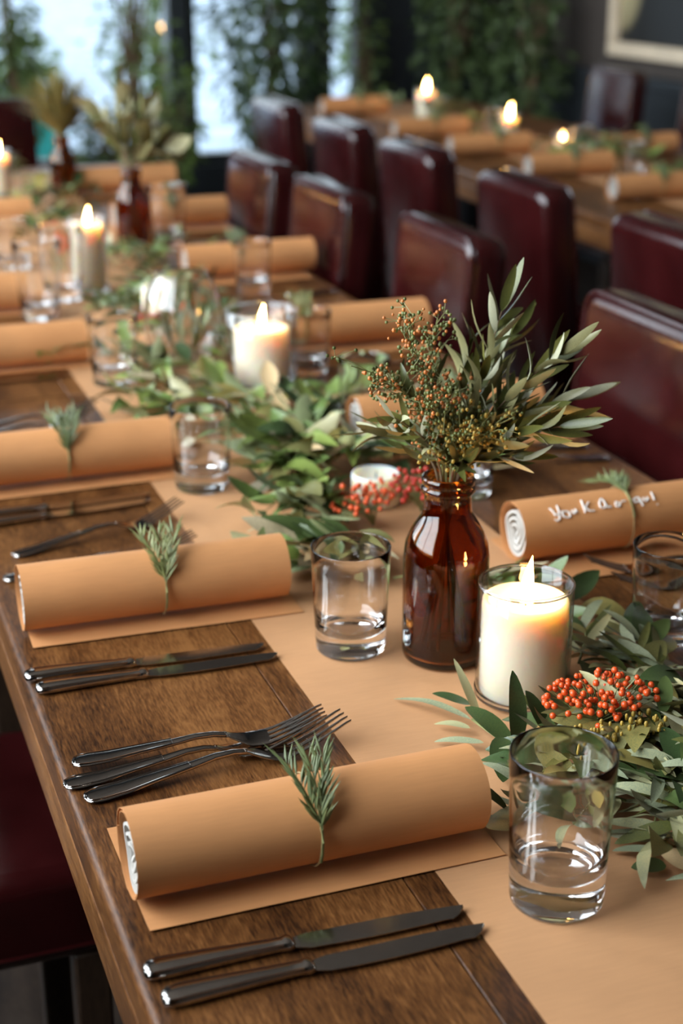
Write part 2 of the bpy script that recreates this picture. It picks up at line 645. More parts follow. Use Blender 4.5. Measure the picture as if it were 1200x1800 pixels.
ru = obj('table_runner', paper_sheet('table_runner', .342, 4.6, KRAFT2, amp=0.0005, nx=10, ny=160), None, (.572, 2.35, T))
tag(ru, 'long brown kraft paper runner down the middle of the joined tables', 'table runner')
ru = obj('table_runner', paper_sheet('table_runner', .342, 3.6, KRAFT2, amp=0.0005, nx=10, ny=80), None, (2.35, 4.3, T))
tag(ru, 'brown kraft paper runner on the table beside the picture wall', 'table runner')

# ------------------------------------------------------------------ chairs


def rounded_panel(name, w, h, t, r, mat):
    """upholstered panel: width along y, height along z, thickness along x; softly domed front (+x)"""
    bm = bmesh.new()
    bmesh.ops.create_cube(bm, size=1.0)
    for v in bm.verts:
        v.co = Vector((v.co.x * t, v.co.y * w, (v.co.z + .5) * h))
    ed = [e for e in bm.edges if abs(e.verts[0].co.y - e.verts[1].co.y) < 1e-6 and abs(e.verts[0].co.z - e.verts[1].co.z) < 1e-6 and e.verts[0].co.z > h * .5]
    bmesh.ops.bevel(bm, geom=ed, offset=r * 1.6, segments=5, profile=0.5, affect='EDGES')
    bmesh.ops.bevel(bm, geom=[e for e in bm.edges if e.calc_face_angle(0) > 0.5], offset=min(r, t * .3), segments=4, profile=0.5, affect='EDGES')
    bmesh.ops.triangulate(bm, faces=[f for f in bm.faces if len(f.verts) > 4])
    me = bpy.data.meshes.new(name)
    bm.to_mesh(me)
    bm.free()
    me.materials.append(mat)
    me.polygons.foreach_set('use_smooth', [True] * len(me.polygons))
    return me


SEATM = box_mesh('seat', -.23, .23, -.175, .175, .36, .475, LEATHER, 0.022, 4)
BACKM = rounded_panel('backrest', .345, .55, .075, .022, LEATHER)


def rect_loop(w, h, r, z, n=5):
    pts = []
    for cx, cy, a0 in ((w - r, h - r, 0), (-w + r, h - r, 90), (-w + r, -h + r, 180), (w - r, -h + r, 270)):
        for k in range(n + 1):
            a = math.radians(a0 + 90 * k / n)
            pts.append((cx + r * math.cos(a), cy + r * math.sin(a), z))
    return pts


SEATPIPE = mesh('seat_piping', *tube(rect_loop(.229, .174, .022, .381), .0035, 6, True), LEATHER)
BACKPIPE = mesh('back_piping', *tube([(.034, y, z + .275) for y, z, _ in rect_loop(.169, .271, .035, 0)], .0038, 6, True), LEATHER)
LEGS = [box_mesh('leg', x - .02, x + .02, y - .02, y + .02, 0, .365, DARKWOOD, 0.004, 2, True) for x in (-.19, .19) for y in (-.15, .15)]


def make_chair(label, x, y, rz, group=None):
    c = thing('dining_chair', label, 'chair', (x, y, 0), rz, group)
    s = obj('seat', SEATM, c)
    obj('piping', SEATPIPE, s)
    b = obj('backrest', BACKM, c, (-.235, 0, .37), (0, math.radians(-5), 0))
    obj('piping', BACKPIPE, b)
    for l in LEGS:
        obj('leg', l, c)
    return c


PI = math.pi
make_chair('red leather chair tucked under the table by the two foremost knives', .06, .965, 0)
make_chair('red leather chair seat tucked under the table edge by the second roll', .03, 1.585, 0)
for y, dx, lab in ((1.835, 0, 'shiny oxblood leather chair behind the roll with white handwriting'),
                   (2.56, -.01, 'shiny oxblood leather chair with rounded top, second along its side from the written roll'),
                   (3.09, -.05, 'greyed shiny leather chair, third along its side from the written roll'),
                   (3.56, -.06, 'pale gleaming leather chair, fourth along its side from the written roll')):
    make_chair(lab, .865 + dx, y, PI)
for y, lab in ((2.42, 'dark red chair back facing the aisle, at the near end of the separate table'),
               (3.03, 'tall dark red chair back facing the aisle, second at the separate table'),
               (3.64, 'dark red chair back facing the aisle, third at the separate table'),
               (4.18, 'dark red chair back facing the aisle, fourth at the separate table'),
               (4.80, 'dark red chair back facing the aisle, fifth at the separate table, nearest the window')):
    make_chair(lab, 1.79, y, 0)
for y, lab in ((3.5, 'farthest from the window'), (4.15, 'second from the end away from the window'), (4.8, 'second from the window end'), (5.5, 'nearest the window')):
    make_chair('dark leather chair along the picture wall, ' + lab, 2.86, y, PI, 'chairs along the picture wall')
make_chair('dark red leather chair at the window end of the joined tables', .62, 4.86, -PI / 2)

# ------------------------------------------------------------------ paper rolls with napkin, twine and rosemary
RR, RL = 0.0345, 0.274


def spiral_sheet(L, r0, r1, turns, thick, wob=0.0, seed=0, n=90, start=-2.2, dx=0.0):
    """rolled sheet: spiral cross-section in yz, extruded along x"""
    rnd = random.Random(seed)
    ph = [rnd.uniform(0, 6) for _ in range(3)]
    vs, fs = [], []
    for i in range(n + 1):
        t = i / n
        a = start + 2 * PI * turns * t
        r = r0 + (r1 - r0) * t
        r += wob * (math.sin(a * 3 + ph[0]) * .6 + math.sin(a * 5 + ph[1]) * .4)
        c, s = math.cos(a), math.sin(a)
        for rr in (r, r - thick):
            for x in (-L / 2 + dx * math.sin(a * 2 + ph[2]), L / 2 + dx * math.sin(a * 3 + ph[1])):
                vs.append((x, rr * c, rr * s))
    for i in range(n):
        a, b = 4 * i, 4 * i + 4
        fs += [(a, a + 1, b + 1, b), (a + 3, a + 2, b + 2, b + 3), (a + 2, a, b, b + 2), (a + 1, a + 3, b + 3, b + 1)]
    fs += [(0, 2, 3, 1), (4 * n, 4 * n + 1, 4 * n + 3, 4 * n + 2)]
    return vs, fs


def needle(base, d, nrm, L, w):
    d = d.normalized()
    s = d.cross(nrm).normalized()
    u = s.cross(d)
    b = base
    vs = [b, b + d * L * .4 + s * w, b + d * L * .4 + u * w * .7, b + d * L * .4 - s * w, b + d * L + u * L * .06]
    fs = [(0, 1, 2), (0, 2, 3), (1, 4, 2), (2, 4, 3), (0, 3, 1), (1, 3, 4)]
    return vs, fs


def rosemary(seed, xs, big=1.0, turn=0.0):
    rnd = random.Random(seed)
    parts, stems = [], []
    R = RR + .0016
    for k in range(3):
        sp = (-.35, .02, .38)[k] + rnd.uniform(-.06, .06)
        pts = []
        for i in range(9):
            th = math.radians(-28 + turn + 122 * i / 8 * big)
            lift = .0012 + .012 * max(0, (i - 4) / 4) ** 1.5
            x = xs + sp * .042 * max(0, (i - 3) / 5) ** 1.2
            pts.append(Vector((x, -(R + lift) * math.cos(th), (R + lift) * math.sin(th))))
        stems.append(tube(pts, [.0011 - .00007 * i for i in range(9)], 5))
        for i in range(34):
            t = 3.2 + 4.8 * i / 33
            i0 = min(int(t), 7)
            p = pts[i0].lerp(pts[i0 + 1], t - i0)
            tan = (pts[i0 + 1] - pts[i0]).normalized()
            out = Vector((0, p.y, p.z)).normalized()
            d = tan + Vector((1, 0, 0)) * rnd.choice((-1, 1)) * rnd.uniform(.25, .75) + out * rnd.uniform(.05, .55)
            parts.append(needle(p, d, out, rnd.uniform(.015, .026), rnd.uniform(.0011, .0016)))
    return merge(*stems), merge(*parts)


WRAPS = [mesh('paper_wrap', *spiral_sheet(RL, RR, RR - .0022, 1.25, .0005, .0004, s, 70, -2.0 + s * .3), KRAFT) for s in (1, 2)]
INNERS = [mesh('napkin', *spiral_sheet(RL - .006, RR - .0042, .006, 3.3, .0024, .0014, s, 130, .5 * s, .0012), NAPKIN) for s in (3, 4)]
CARDS = [mesh('menu_sheet', *spiral_sheet(RL - .003, RR - .0026, RR - .0036, 1.1, .0004, .0005, s, 60, 1.5, .001), KRAFT) for s in (5, 6)]


def make_roll(label, x, y, rz, sprig_x, seed, group=None, writing=None, z=T + .0012, cat='paper roll'):
    r = thing('menu_roll', label, cat, (x, y, z), rz, group)
    off = (0, 0, RR + .0004)
    obj('paper_wrap', WRAPS[seed % 2], r, off)
    obj('napkin', INNERS[seed % 2], r, off)
    obj('menu_sheet', CARDS[seed % 2], r, off)
    tw = [(sprig_x + random.uniform(-.0004, .0004), (RR + .0006) * math.cos(a), (RR + .0006) * math.sin(a)) for a in [2 * PI * i / 40 for i in range(40)]]
    obj('twine', mesh('twine', *tube(tw, .0008, 5, True), TWINE), r, off)
    st, nd = rosemary(seed, sprig_x, turn=48 if writing else 0)
    s = obj('rosemary_sprig', mesh('rosemary_sprig', *st, GREENSTEM), r, off)
    obj('needles', mesh('needles', *nd, ROSEMARY), s, kind='stuff')
    if writing:
        ts = []
        for line in writing:
            pts = []
            for a, b in zip(line[:-1], line[1:]):
                for q in range(4):
                    pts.append((a[0] + (b[0] - a[0]) * q / 4, a[1] + (b[1] - a[1]) * q / 4))
            pts.append(line[-1])
            P3 = []
            for zx, zy in pts:
                u = (zx - 170) / 5210
                s_ = (zy - (490 - .089 * (zx - 130))) / 405
                th = math.radians(26) + math.asin(max(-1, min(1, 1 - 2 * s_)))
                P3.append((-RL / 2 + u, -(RR + .0003) * math.cos(th), (RR + .0003) * math.sin(th)))
            ts.append(tube(P3, .0009, 5))
        obj('handwriting', mesh('handwriting', *merge(*ts), INK), r, off)['label'] = 'handwritten words in white ink'
    return r


WRITING = [[(350, 565), (365, 590), (372, 615)], [(402, 550), (399, 600), (392, 640), (375, 652), (362, 640)], [(372, 615), (395, 602)],
           [(418, 590), (440, 590), (460, 595), (462, 630), (440, 632), (420, 625), (418, 590)],
           [(482, 585), (484, 605), (495, 608), (505, 580), (510, 600)],
           [(565, 520), (562, 560), (560, 605)], [(605, 535), (570, 570), (590, 595), (622, 595)],
           [(690, 515), (668, 545), (665, 575), (690, 580), (705, 560), (700, 525), (690, 515)], [(700, 560), (715, 575), (735, 572)],
           [(770, 545), (765, 570), (785, 575), (797, 555), (780, 542), (770, 545)], [(808, 540), (838, 536)],
           [(925, 515), (895, 525), (890, 548), (910, 550), (925, 530), (938, 575)], [(925, 515), (935, 545)],
           [(955, 520), (955, 540), (970, 545), (980, 520), (985, 535)],
           [(1022, 485), (1020, 540)], [(1030, 568), (1033, 573)]]

LEFT_ROLLS = [(.314, .948, .006, .0, 'tan paper roll with rosemary lying behind the two foremost knives'),
              (.312, 1.432, -.02, .005, 'tan paper roll with rosemary at the place beside the brown bottle'),
              (.300, 1.880, .01, .0, 'tan paper roll on the third place from the foremost knives'),
              (.300, 2.456, .01, -.06, 'tan paper roll just past the table joint, next to a tumbler'),
              (.270, 2.865, .0, .0, 'tan paper roll behind the tall tumbler pair'),
              (.42, 3.745, .0, -.04, 'tan paper roll near the distant candle beside the dry grasses')]
RIGHT_ROLLS = [(.856, 1.432, -.01, -.004, 'tan paper roll with words handwritten in white ink', WRITING),
               (.835, 1.885, .0, .0, 'tan paper roll half hidden by the olive branches', None),
               (.885, 2.415, .0, -.09, 'orange-lit paper roll beside the large lit candle', None),
               (.885, 3.020, .0, -.03, 'tan paper roll beyond the round glass bowl, near a greyed chair', None),
               (.865, 3.610, .0, .0, 'tan paper roll beyond the distant brown bottle, near a pale chair', None),
               (.885, 4.20, .0, .0, 'farthest tan paper roll but one on the joined tables', None)]
BACK_ROLLS = [(2.135, 5.02, 'aisle-side paper roll on the separate table, close to its tall lit candle'),
              (2.135, 4.54, 'aisle-side paper roll on the separate table, between its short and tiny candles'),
              (2.165, 4.055, 'long-looking aisle-side paper roll on the separate table, before its tiny candle'),
              (2.19, 3.60, 'aisle-side paper roll on the separate table, farthest from the window'),
              (2.57, 4.37, 'paper roll on the picture-wall side of the separate table, behind its tiny candle'),
              (2.14, 5.79, 'paper roll on the separate table, beyond its tall candle by the window'),
              (2.57, 3.75, 'paper roll on the picture-wall side of the separate table, farthest from the window')]

sd = 11
for x, y, rz, sx, lab in LEFT_ROLLS:
    m = obj('placemat', paper_sheet('placemat', .278, .142, KRAFT, amp=.0007, nx=30, ny=14, edge=.0012), None, (.32, y + .026, T + .0010), (0, 0, rz * 1.5))
    tag(m, 'strip of kraft paper under the ' + lab.replace('tan paper ', ''), 'placemat')
    make_roll(lab, x, y, rz, sx, sd, z=T + .0036)
    sd += 1
for x, y, rz, sx, lab, wr in RIGHT_ROLLS:
    m = obj('placemat', paper_sheet('placemat', .278, .142, KRAFT, amp=.0007, nx=30, ny=14, edge=.0012), None, (.865, y + .0, T + .0010), (0, 0, rz * 1.5))
    tag(m, 'strip of kraft paper under the ' + lab.replace('tan paper ', '').replace('orange-lit paper ', 'orange-lit '), 'placemat')
    make_roll(lab, x, y, rz, sx, sd, writing=wr, z=T + .0036)
    sd += 1
for x, y, lab in BACK_ROLLS:
    make_roll(lab, x, y, random.uniform(-.03, .03), random.uniform(-.03, .03), sd, group='paper rolls on the separate table', z=T + .0004 + (.0010))
    sd += 1

# ------------------------------------------------------------------ cutlery
KH = [(0, .0030, .0015, .0042), (.0012, .0066, .0030, .0045), (.005, .0092, .0040, .0048), (.012, .0101, .0045, .0050), (.03, .0092, .0046, .0050),
      (.06, .0072, .0042, .0048), (.088, .0058, .0038, .0045), (.097, .0056, .0038, .0045), (.099, .0068, .0046, .0050), (.103, .0068, .0046, .0050), (.106, .0050, .0030, .0042)]
KHM = mesh('handle', *loft(KH, 18, 2.4), STEEL)


def rim_pts(sec, k=.80, top=.80):
    a = [(x + .0006, hw * k, zc + hz * top) for x, hw, hz, zc in sec if x <= .098]
    b = [(x + .0006, -hw * k, zc + hz * top) for x, hw, hz, zc in reversed(sec) if x <= .098]
    return a + b


KRIM = mesh('handle_rim', *tube(rim_pts(KH[1:8], .78, .62), .0011, 6, True), STEEL)


def knife_blade():
    up, lo = [], []
    n = 22
    for i in range(n + 1):
        t = i / n
        x = .104 + .130 * t
        spine = .0072 if t < .5 else .0072 - .0030 * ((t - .5) / .5) ** 2
        edge = -.0075 - .0022 * math.sin(PI * min(1, t * 1.15)) if t < .9 else -.0082 + .0105 * ((t - .9) / .1) ** 1.6
        if t < .08:
            k = t / .08
            spine, edge = .004 + (.0072 - .004) * k, -.004 + (edge + .004) * k
        up.append((x, spine))
        lo.append((x, edge))
    vs, fs = [], []
    for (x, a), (_, b) in zip(up, lo):
        vs += [(x, a, .0050), (x, a, .0032), (x, b, .0034), (x, b, .0040)]
    for i in range(n):
        for k in range(4):
            p, q = 4 * i + k, 4 * i + (k + 1) % 4
            fs.append((p, q, q + 4, p + 4))
    fs += [(3, 2, 1, 0), tuple(range(4 * n, 4 * n + 4))]
    return mesh('blade', vs, fs, STEEL, False)


KBM = knife_blade()


def make_knife(label, a, b, z, group=None, flip=False):
    """handle end at a, tip towards b"""
    k = thing('table_knife', label, 'knife', (a[0], a[1], z), math.atan2(b[1] - a[1], b[0] - a[0]), group)
    h = obj('handle', KHM, k)
    obj('handle_rim', KRIM, h)
    obj('blade', KBM, k)
    return k


def fz(x):
    pts = [(0, .0022), (.03, .0035), (.07, .0080), (.105, .0125), (.122, .0120), (.135, .0062), (.148, .0030), (.160, .0042), (.18, .0105), (.208, .0220)]
    for (x0, z0), (x1, z1) in zip(pts[:-1], pts[1:]):
        if x <= x1:
            t = (x - x0) / (x1 - x0)
            t = t * t * (3 - 2 * t) * .5 + t * .5
            return z0 + (z1 - z0) * t
    return pts[-1][1]


FH = [(x, hw, hz, fz(x)) for x, hw, hz in ((0, .0030, .0006), (.0015, .0068, .0013), (.006, .0094, .0016), (.013, .0102, .0017), (.03, .0092, .0017), (.055, .0070, .0018),
                                            (.08, .0050, .0020), (.1, .0038, .0021), (.115, .0033, .0021), (.126, .0036, .0019))]
FHM = mesh('handle', *loft(FH, 16, 2.5), STEEL)
FRIM = mesh('handle_rim', *tube(rim_pts(FH[1:8], .82, .7), .0008, 6, True), STEEL)
FHEAD = mesh('head', *loft([(x, hw, .0011, fz(x) + (.0004)) for x, hw in ((.124, .0034), (.13, .0055), (.137, .0095), (.145, .0122), (.153, .0128), (.161, .0127))], 18, 3.5), STEEL)
FTINES = []
for q in range(4):
    yo = (q - 1.5) * .0068
    FTINES.append(mesh('tine', *loft([(x, hw, .0010, fz(x) + .0004, yo * (1 - .05 * (x - .16) / .05)) for x, hw in ((.159, .0024), (.166, .0020), (.18, .0018), (.195, .0015), (.204, .0010), (.208, .0004))], 8, 2.2), STEEL))


def make_fork(label, a, b, z, group=None, s=1.05):
    k = thing('table_fork', label, 'fork', (a[0], a[1], z), math.atan2(b[1] - a[1], b[0] - a[0]), group)
    k.scale = (s, s, s)
    h = obj('handle', FHM, k)
    obj('handle_rim', FRIM, h)
    hd = obj('head', FHEAD, k)
    for tn in FTINES:
        obj('tine', tn, hd)
    return k


Z0 = T + .0002
ZR = T + .0016
make_knife('steel table knife nearest the front end of the table', (.171, .823), (.403, .823), Z0)
make_knife('steel table knife next to the foremost roll, second from the table front', (.166, .855), (.398, .848), Z0)
make_knife('steel table knife on bare wood, closer to the upright fork tines', (.166, 1.297), (.398, 1.291), Z0)
make_knife('steel table knife lying just before the second roll', (.160, 1.326), (.392, 1.316), Z0)
make_fork('steel fork tucked against the foremost roll, tines bright', (.172, 1.093), (.37, 1.112), Z0, s=1.13)
make_fork('steel fork whose head lies under another fork', (.160, 1.120), (.36, 1.124), Z0)
f_ = make_fork('steel fork stacked with its head upon another fork', (.172, 1.146), (.372, 1.126), Z0 + .0052)
make_knife('steel table knife beyond the second roll, nearer one of its pair', (.150, 1.742), (.38, 1.762), Z0)
make_knife('steel table knife lying before the third roll, farther one of its pair', (.155, 1.775), (.385, 1.785), Z0)
make_fork('steel fork behind the second roll with shining raised tines', (.196, 1.640), (.41, 1.700), Z0)
make_fork('steel fork behind the second roll, close to its paper', (.176, 1.575), (.38, 1.585), Z0)
make_fork('steel fork behind the third roll with one pale tine end showing', (.17, 2.075), (.36, 2.115), Z0)
make_fork('steel fork behind the third roll, nearer the table joint', (.18, 2.12), (.36, 2.15), Z0)
make_knife('steel table knife just past the table joint, before the fourth roll', (.165, 2.400), (.39, 2.405), Z0)
make_knife('steel table knife just past the table joint, alongside its twin', (.165, 2.37), (.39, 2.375), Z0)
make_fork('dark steel fork before the written roll', (.995, 1.352), (.80, 1.366), Z0)
make_fork('dark steel fork before the written roll, beside the right tumbler', (1.0, 1.305), (.80, 1.312), Z0)
make_fork('steel fork beyond the written roll, tines to the runner', (1.003, 1.72), (.88, 1.735), Z0)
make_fork('steel fork near the shiny oxblood chair, tines to the runner', (1.0, 1.775), (.88, 1.79), Z0)
make_knife('steel table knife beyond the written roll, close to it', (1.0, 1.535), (.8, 1.53), Z0)
make_fork('steel fork shining blue beside the large lit candle', (.985, 2.262), (.79, 2.215), Z0)
make_knife('steel table knife before the roll beyond the glass bowl', (1.0, 2.80), (.8, 2.79), Z0)

# ------------------------------------------------------------------ glassware


def tumbler_mesh(h, rb, rt, floor_t, name='tumbler', wall=.0017):
    rim = wall / 2
    out = [(0, .0022), (rb * .55, .0016), (rb * .80, .0004), (rb * .93, .0), (rb * .985, .0012), (rb, .0040)]
    for i in range(1, 7):
        t = i / 6
        out.append((rb + (rt - rb) * t, .004 + (h - .004 - rim) * t))
    out += [(rt - rim * .3, h - rim * .2), (rt - rim, h), (rt - rim * 1.7, h - rim * .2)]
    for i in range(6):
        t = 1 - i / 6
        z = floor_t + .008 + (h - rim - floor_t - .008) * t
        out.append((rb + (rt - rb) * z / h - wall, z))
    out += [(rb - wall - .0012, floor_t + .004), (rb - wall - .005, floor_t + .0012), (rb * .6, floor_t - .0004), (rb * .3, floor_t - .0012), (0, floor_t - .0014)]
    return mesh(name, *lathe(out, 64), GLASS)


TUM = [tumbler_mesh(.121, .0345, .0385, .028), tumbler_mesh(.108, .0345, .039, .021), tumbler_mesh(.142, .034, .044, .018), tumbler_mesh(.100, .032, .037, .016)]


def tumbler(label, x, y, k, z=ZR, group=None):
    return tag(obj('drinking_glass', TUM[k], None, (x, y, z)), label, 'glass', group)


tumbler('clear thick-based tumbler beside the foremost roll and orange berries', .470, .842, 0)
tumbler('clear tumbler standing between the second roll and the brown bottle', .474, 1.288, 1)
tumbler('clear tumbler on bare wood before the written roll', .779, 1.207, 3, Z0)
tumbler('clear tumbler at the end of the third roll', .459, 1.795, 1)
tumbler('clear tumbler at the end of the fourth roll, past the table joint', .456, 2.311, 1)
tumbler('tall flared tumbler before the slim lit candle', .419, 2.790, 2)
tumbler('tall flared tumbler closest to the slim lit candle', .487, 2.93, 2)
tumbler('clear tumbler hidden behind the brown bottle, next to the written roll', .765, 1.66, 3)
tumbler('clear tumbler beside the distant brown bottle', .800, 3.36, 2)
tumbler('clear tumbler beyond the round glass bowl on bare wood', .85, 2.87, 3)
tumbler('clear tumbler tucked behind the large lit candle', .762, 2.27, 3)
tumbler('clear tumbler seen through the olive branches, among leaves', .745, 1.972, 3)
tumbler('clear tumbler at the fifth place, behind the tall tumbler pair', .44, 3.27, 3)
for x, y, lab in ((2.32, 4.9, 'beside its short candle'), (2.33, 3.96, 'at the end of the long-looking roll'), (2.37, 4.36, 'before the picture-side roll'),
                  (2.28, 5.3, 'before its tall candle'), (2.42, 3.6, 'farthest from the window')):
    tumbler('clear tumbler on the separate table, ' + lab, x, y, 3, group='tumblers on the separate table')

# ------------------------------------------------------------------ candles
FLM = mesh('flame', *lathe([(0, 0), (.0026, .002), (.0042, .006), (.0045, .010), (.0038, .016), (.0024, .023), (.0010, .029), (0, .033)], 14), FLAME)
_v = FLM.vertices
for v in _v:
    v.co.x += .0035 * (v.co.z / .033) ** 2


def candle(label_holder, label_candle, x, y, rg, hg, rw, hw, z=ZR, lit=True, flame_s=1.0, lean=0.0):
    if rg:
        w = .0022
        prof = [(0, 0), (rg * .9, 0), (rg * .985, .002), (rg, .006), (rg, hg * .5), (rg, hg - .001), (rg - w / 2, hg), (rg - w, hg - .001), (rg - w, hg * .5), (rg - w, .009), (rg * .88, .005), (0, .005)]
        ho = tag(obj('candle_holder', mesh('candle_holder', *lathe(prof, 56), THIN), None, (x, y, z)), label_holder, 'candle holder')
        ring = [(rg - w / 2 + .0017 * math.cos(a), hg + .0017 * math.sin(a)) for a in [2 * PI * i / 10 for i in range(10)]]
        obj('rim', mesh('rim', *lathe(ring, 56, True), GLASS), ho)
        foot = [(0, .0006), (rg * .9, .0006), (rg + .0006, .003), (rg + .0010, .006), (rg + .0006, .009), (rg * .96, .0050), (0, .0049)]
        obj('foot', mesh('foot', *lathe(foot, 56), GLASS), ho)
    zb = z + (.0055 if rg else 0)
    c = thing('pillar_candle', label_candle, 'candle', (x, y, zb))
    prof = [(0, 0), (rw * .97, 0), (rw, .003), (rw, hw * .3), (rw, hw * .6), (rw, hw - .006), (rw * .985, hw - .0015), (rw * .93, hw), (rw * .82, hw - .0025), (rw * .5, hw - .006), (rw * .2, hw - .0075), (0, hw - .0078)]
    obj('wax', mesh('wax', *lathe(prof, 40), WAX), c)
    zt = hw - .0078
    obj('wick', mesh('wick', *tube([(0, 0, zt - .002), (.0003, 0, zt + .004), (.0012, 0, zt + .009)], .0007, 6), WICK), c)
    if lit:
        fl = obj('flame', FLM, c, (.0004, 0, zt + .0055))
        fl.scale = (flame_s, flame_s, flame_s)
        fl.rotation_euler = (0, lean, 0)
    return c


candle('clear glass candle cup beside the brown bottle', 'lit cream candle in a glass beside the brown bottle', .588, 1.140, .0435, .112, .0395, .092, flame_s=1.3)
candle('wide clear glass cylinder among the leaves by the round bowl', 'lit cream candle in a wide glass cylinder by the round bowl', .673, 2.232, .056, .116, .043, .084, flame_s=1.15)
candle('slim clear glass cylinder by the tall tumbler pair', 'lit slim cream candle by the tall tumbler pair', .550, 2.985, .037, .142, .031, .125, flame_s=1.15)
candle('clear glass cylinder near the dry grasses', 'lit cream candle near the dry grasses at the far table', .552, 4.235, .034, .12, .028, .10, flame_s=1.3)
candle('', 'short unlit white candle among red berries beside the brown bottle', .645, 1.665, 0, 0, .030, .040, lit=False)
candle('', 'short cream candle behind the round glass bowl', .592, 2.60, 0, 0, .024, .085, lit=False)
candle('clear glass cylinder on the separate table, nearer the window', 'tall lit candle on the separate table, nearer the window', 2.318, 5.49, .042, .115, .036, .10, flame_s=1.6)
candle('small clear glass cup on the separate table, nearer the picture', 'short lit candle on the separate table, nearer the picture', 2.41, 4.96, .034, .075, .028, .056, flame_s=1.6)
candle('tiny clear glass cup among leaves on the separate table', 'tiny lit candle among leaves on the separate table', 2.44, 4.62, .03, .05, .025, .022, flame_s=.8)

# round glass bowl
prof = [(0, 0), (.040, 0), (.046, .003), (.056, .02), (.064, .05), (.0655, .08), (.060, .112), (.048, .138), (.0425, .146), (.0415, .1465), (.0405, .146), (.046, .137), (.058, .111), (.0633, .08), (.0618, .05), (.0535, .021), (.043, .006), (0, .005)]
tag(obj('glass_bowl', mesh('glass_bowl', *lathe(prof, 56), GLASS), None, (.592, 2.405, ZR)), 'round balloon-shaped clear glass bowl with leaf stems behind the large candle', 'vase')

# ------------------------------------------------------------------ bottles


def bottle_mesh(s=1.0):
    out = [(0, .004), (.026, .003), (.034, .0006), (.0375, .0), (.0402, .0025), (.0412, .008), (.0413, .06), (.0412, .104), (.0395, .118), (.0345, .131), (.0285, .1405), (.0245, .147), (.0228, .153),
           (.0224, .162), (.0226, .168), (.0250, .170), (.0258, .1725), (.0250, .175), (.0236, .1765), (.0250, .178), (.0254, .1815), (.0246, .185), (.0228, .1862)]
    inn = [(.0202, .1855), (.0196, .182), (.0196, .155), (.0212, .147), (.0250, .1385), (.0312, .1285), (.0362, .116), (.0378, .104), (.0379, .06), (.0378, .012), (.035, .007), (.026, .0062), (0, .007)]
    return mesh('bottle', *lathe([(r * s, z * s) for r, z in out + inn], 64), AMBER)


tag(obj('brown_bottle', bottle_mesh(), None, (.554, 1.242, ZR)), 'brown glass bottle holding olive branches beside the lit candle', 'bottle')
tag(obj('brown_bottle', bottle_mesh(.92), None, (.737, 3.43, ZR)), 'distant brown glass bottle with twisted branches past the slim candle', 'bottle')
tag(obj('brown_bottle', bottle_mesh(.85), None, (.715, 4.18, ZR)), 'farthest brown glass bottle with dry grasses at the window end', 'bottle')

# ------------------------------------------------------------------ leaves


def leaf_mesh(name, L, W, mat, curl=0.0, fold=0.15, tip=1.0, n=7, wav=0.0, seed=0):
    rnd = random.Random(seed)
    vs, fs = [], []
    for i in range(n + 1):
        t = .5 * i / n + .25 * (1 - math.cos(PI * i / n))
        w = W / 2 * (math.sin(PI * t ** .85) ** tip) if 0 < t < 1 else 0
        z = curl * L * (t * (1 - t) * 1.4 - t * t * .4)
        z += wav * L * math.sin(t * 7 + seed)
        if w == 0:
            w = W * .03
        vs += [(t * L, w, z + fold * w), (t * L, 0, z), (t * L, -w, z + fold * w)]
    for i in range(n):
        a = 3 * i
        fs += [(a + 1, a + 4, a + 3, a), (a + 2, a + 5, a + 4, a + 1)]
    return mesh(name, vs, fs, mat)


def leaf_set(mat, L, W, k, tip=1.0, seed=0):
    rnd = random.Random(seed)
    return [leaf_mesh('leaf', 1.0, W / L * rnd.uniform(.85, 1.2), mat, rnd.uniform(-.25, .45), rnd.uniform(.05, .4), tip, 7, rnd.uniform(0, .02), i) for i in range(k)]


BAYSETS = [leaf_set(m, .06, .024, 5, .72, i) for i, m in enumerate(BAYS)]
PALESET = leaf_set(BAYPALE, .06, .026, 3, .9, 9)
OLSET = leaf_set(OLIVE, .055, .0105, 6, .6, 4)
OLPSET = leaf_set(OLIVEP, .055, .0105, 4, .6, 5)


def frame4(base, d, nrm, s):
    x = d.normalized()
    y = nrm.cross(x)
    if y.length < 1e-4:
        y = Vector((0, 1, 0)).cross(x)
    y.normalize()
    z = x.cross(y)
    m = Matrix((x * s, y * s, z * s)).transposed().to_4x4()
    m.translation = base
    return m


def put_leaf(me, base, d, nrm, L, parent):
    return obj('leaf', me, parent, mat4=frame4(Vector(base), Vector(d), Vector(nrm), L))


def leaf_between(a, b, w, kind, parent, org, nrm=(0, -.25, 1), curl=.12):
    a, b = Vector(a) - org, Vector(b) - org
    L = (b - a).length
    mat = {'bay_dark': BAYS[0], 'olive': OLIVE, 'olive_pale': OLIVEP, 'bay_pale': BAYPALE, 'bay_green': BAYS[1]}[kind]
    me = leaf_mesh('leaf', 1.0, w / L, mat, curl, .18, .58 if 'bay' in kind else .55, 9, .008, random.randint(0, 9))
    return put_leaf(me, a, b - a, Vector(nrm) + Vector((random.uniform(-.2, .2), random.uniform(-.2, .2), 0)), L, parent)


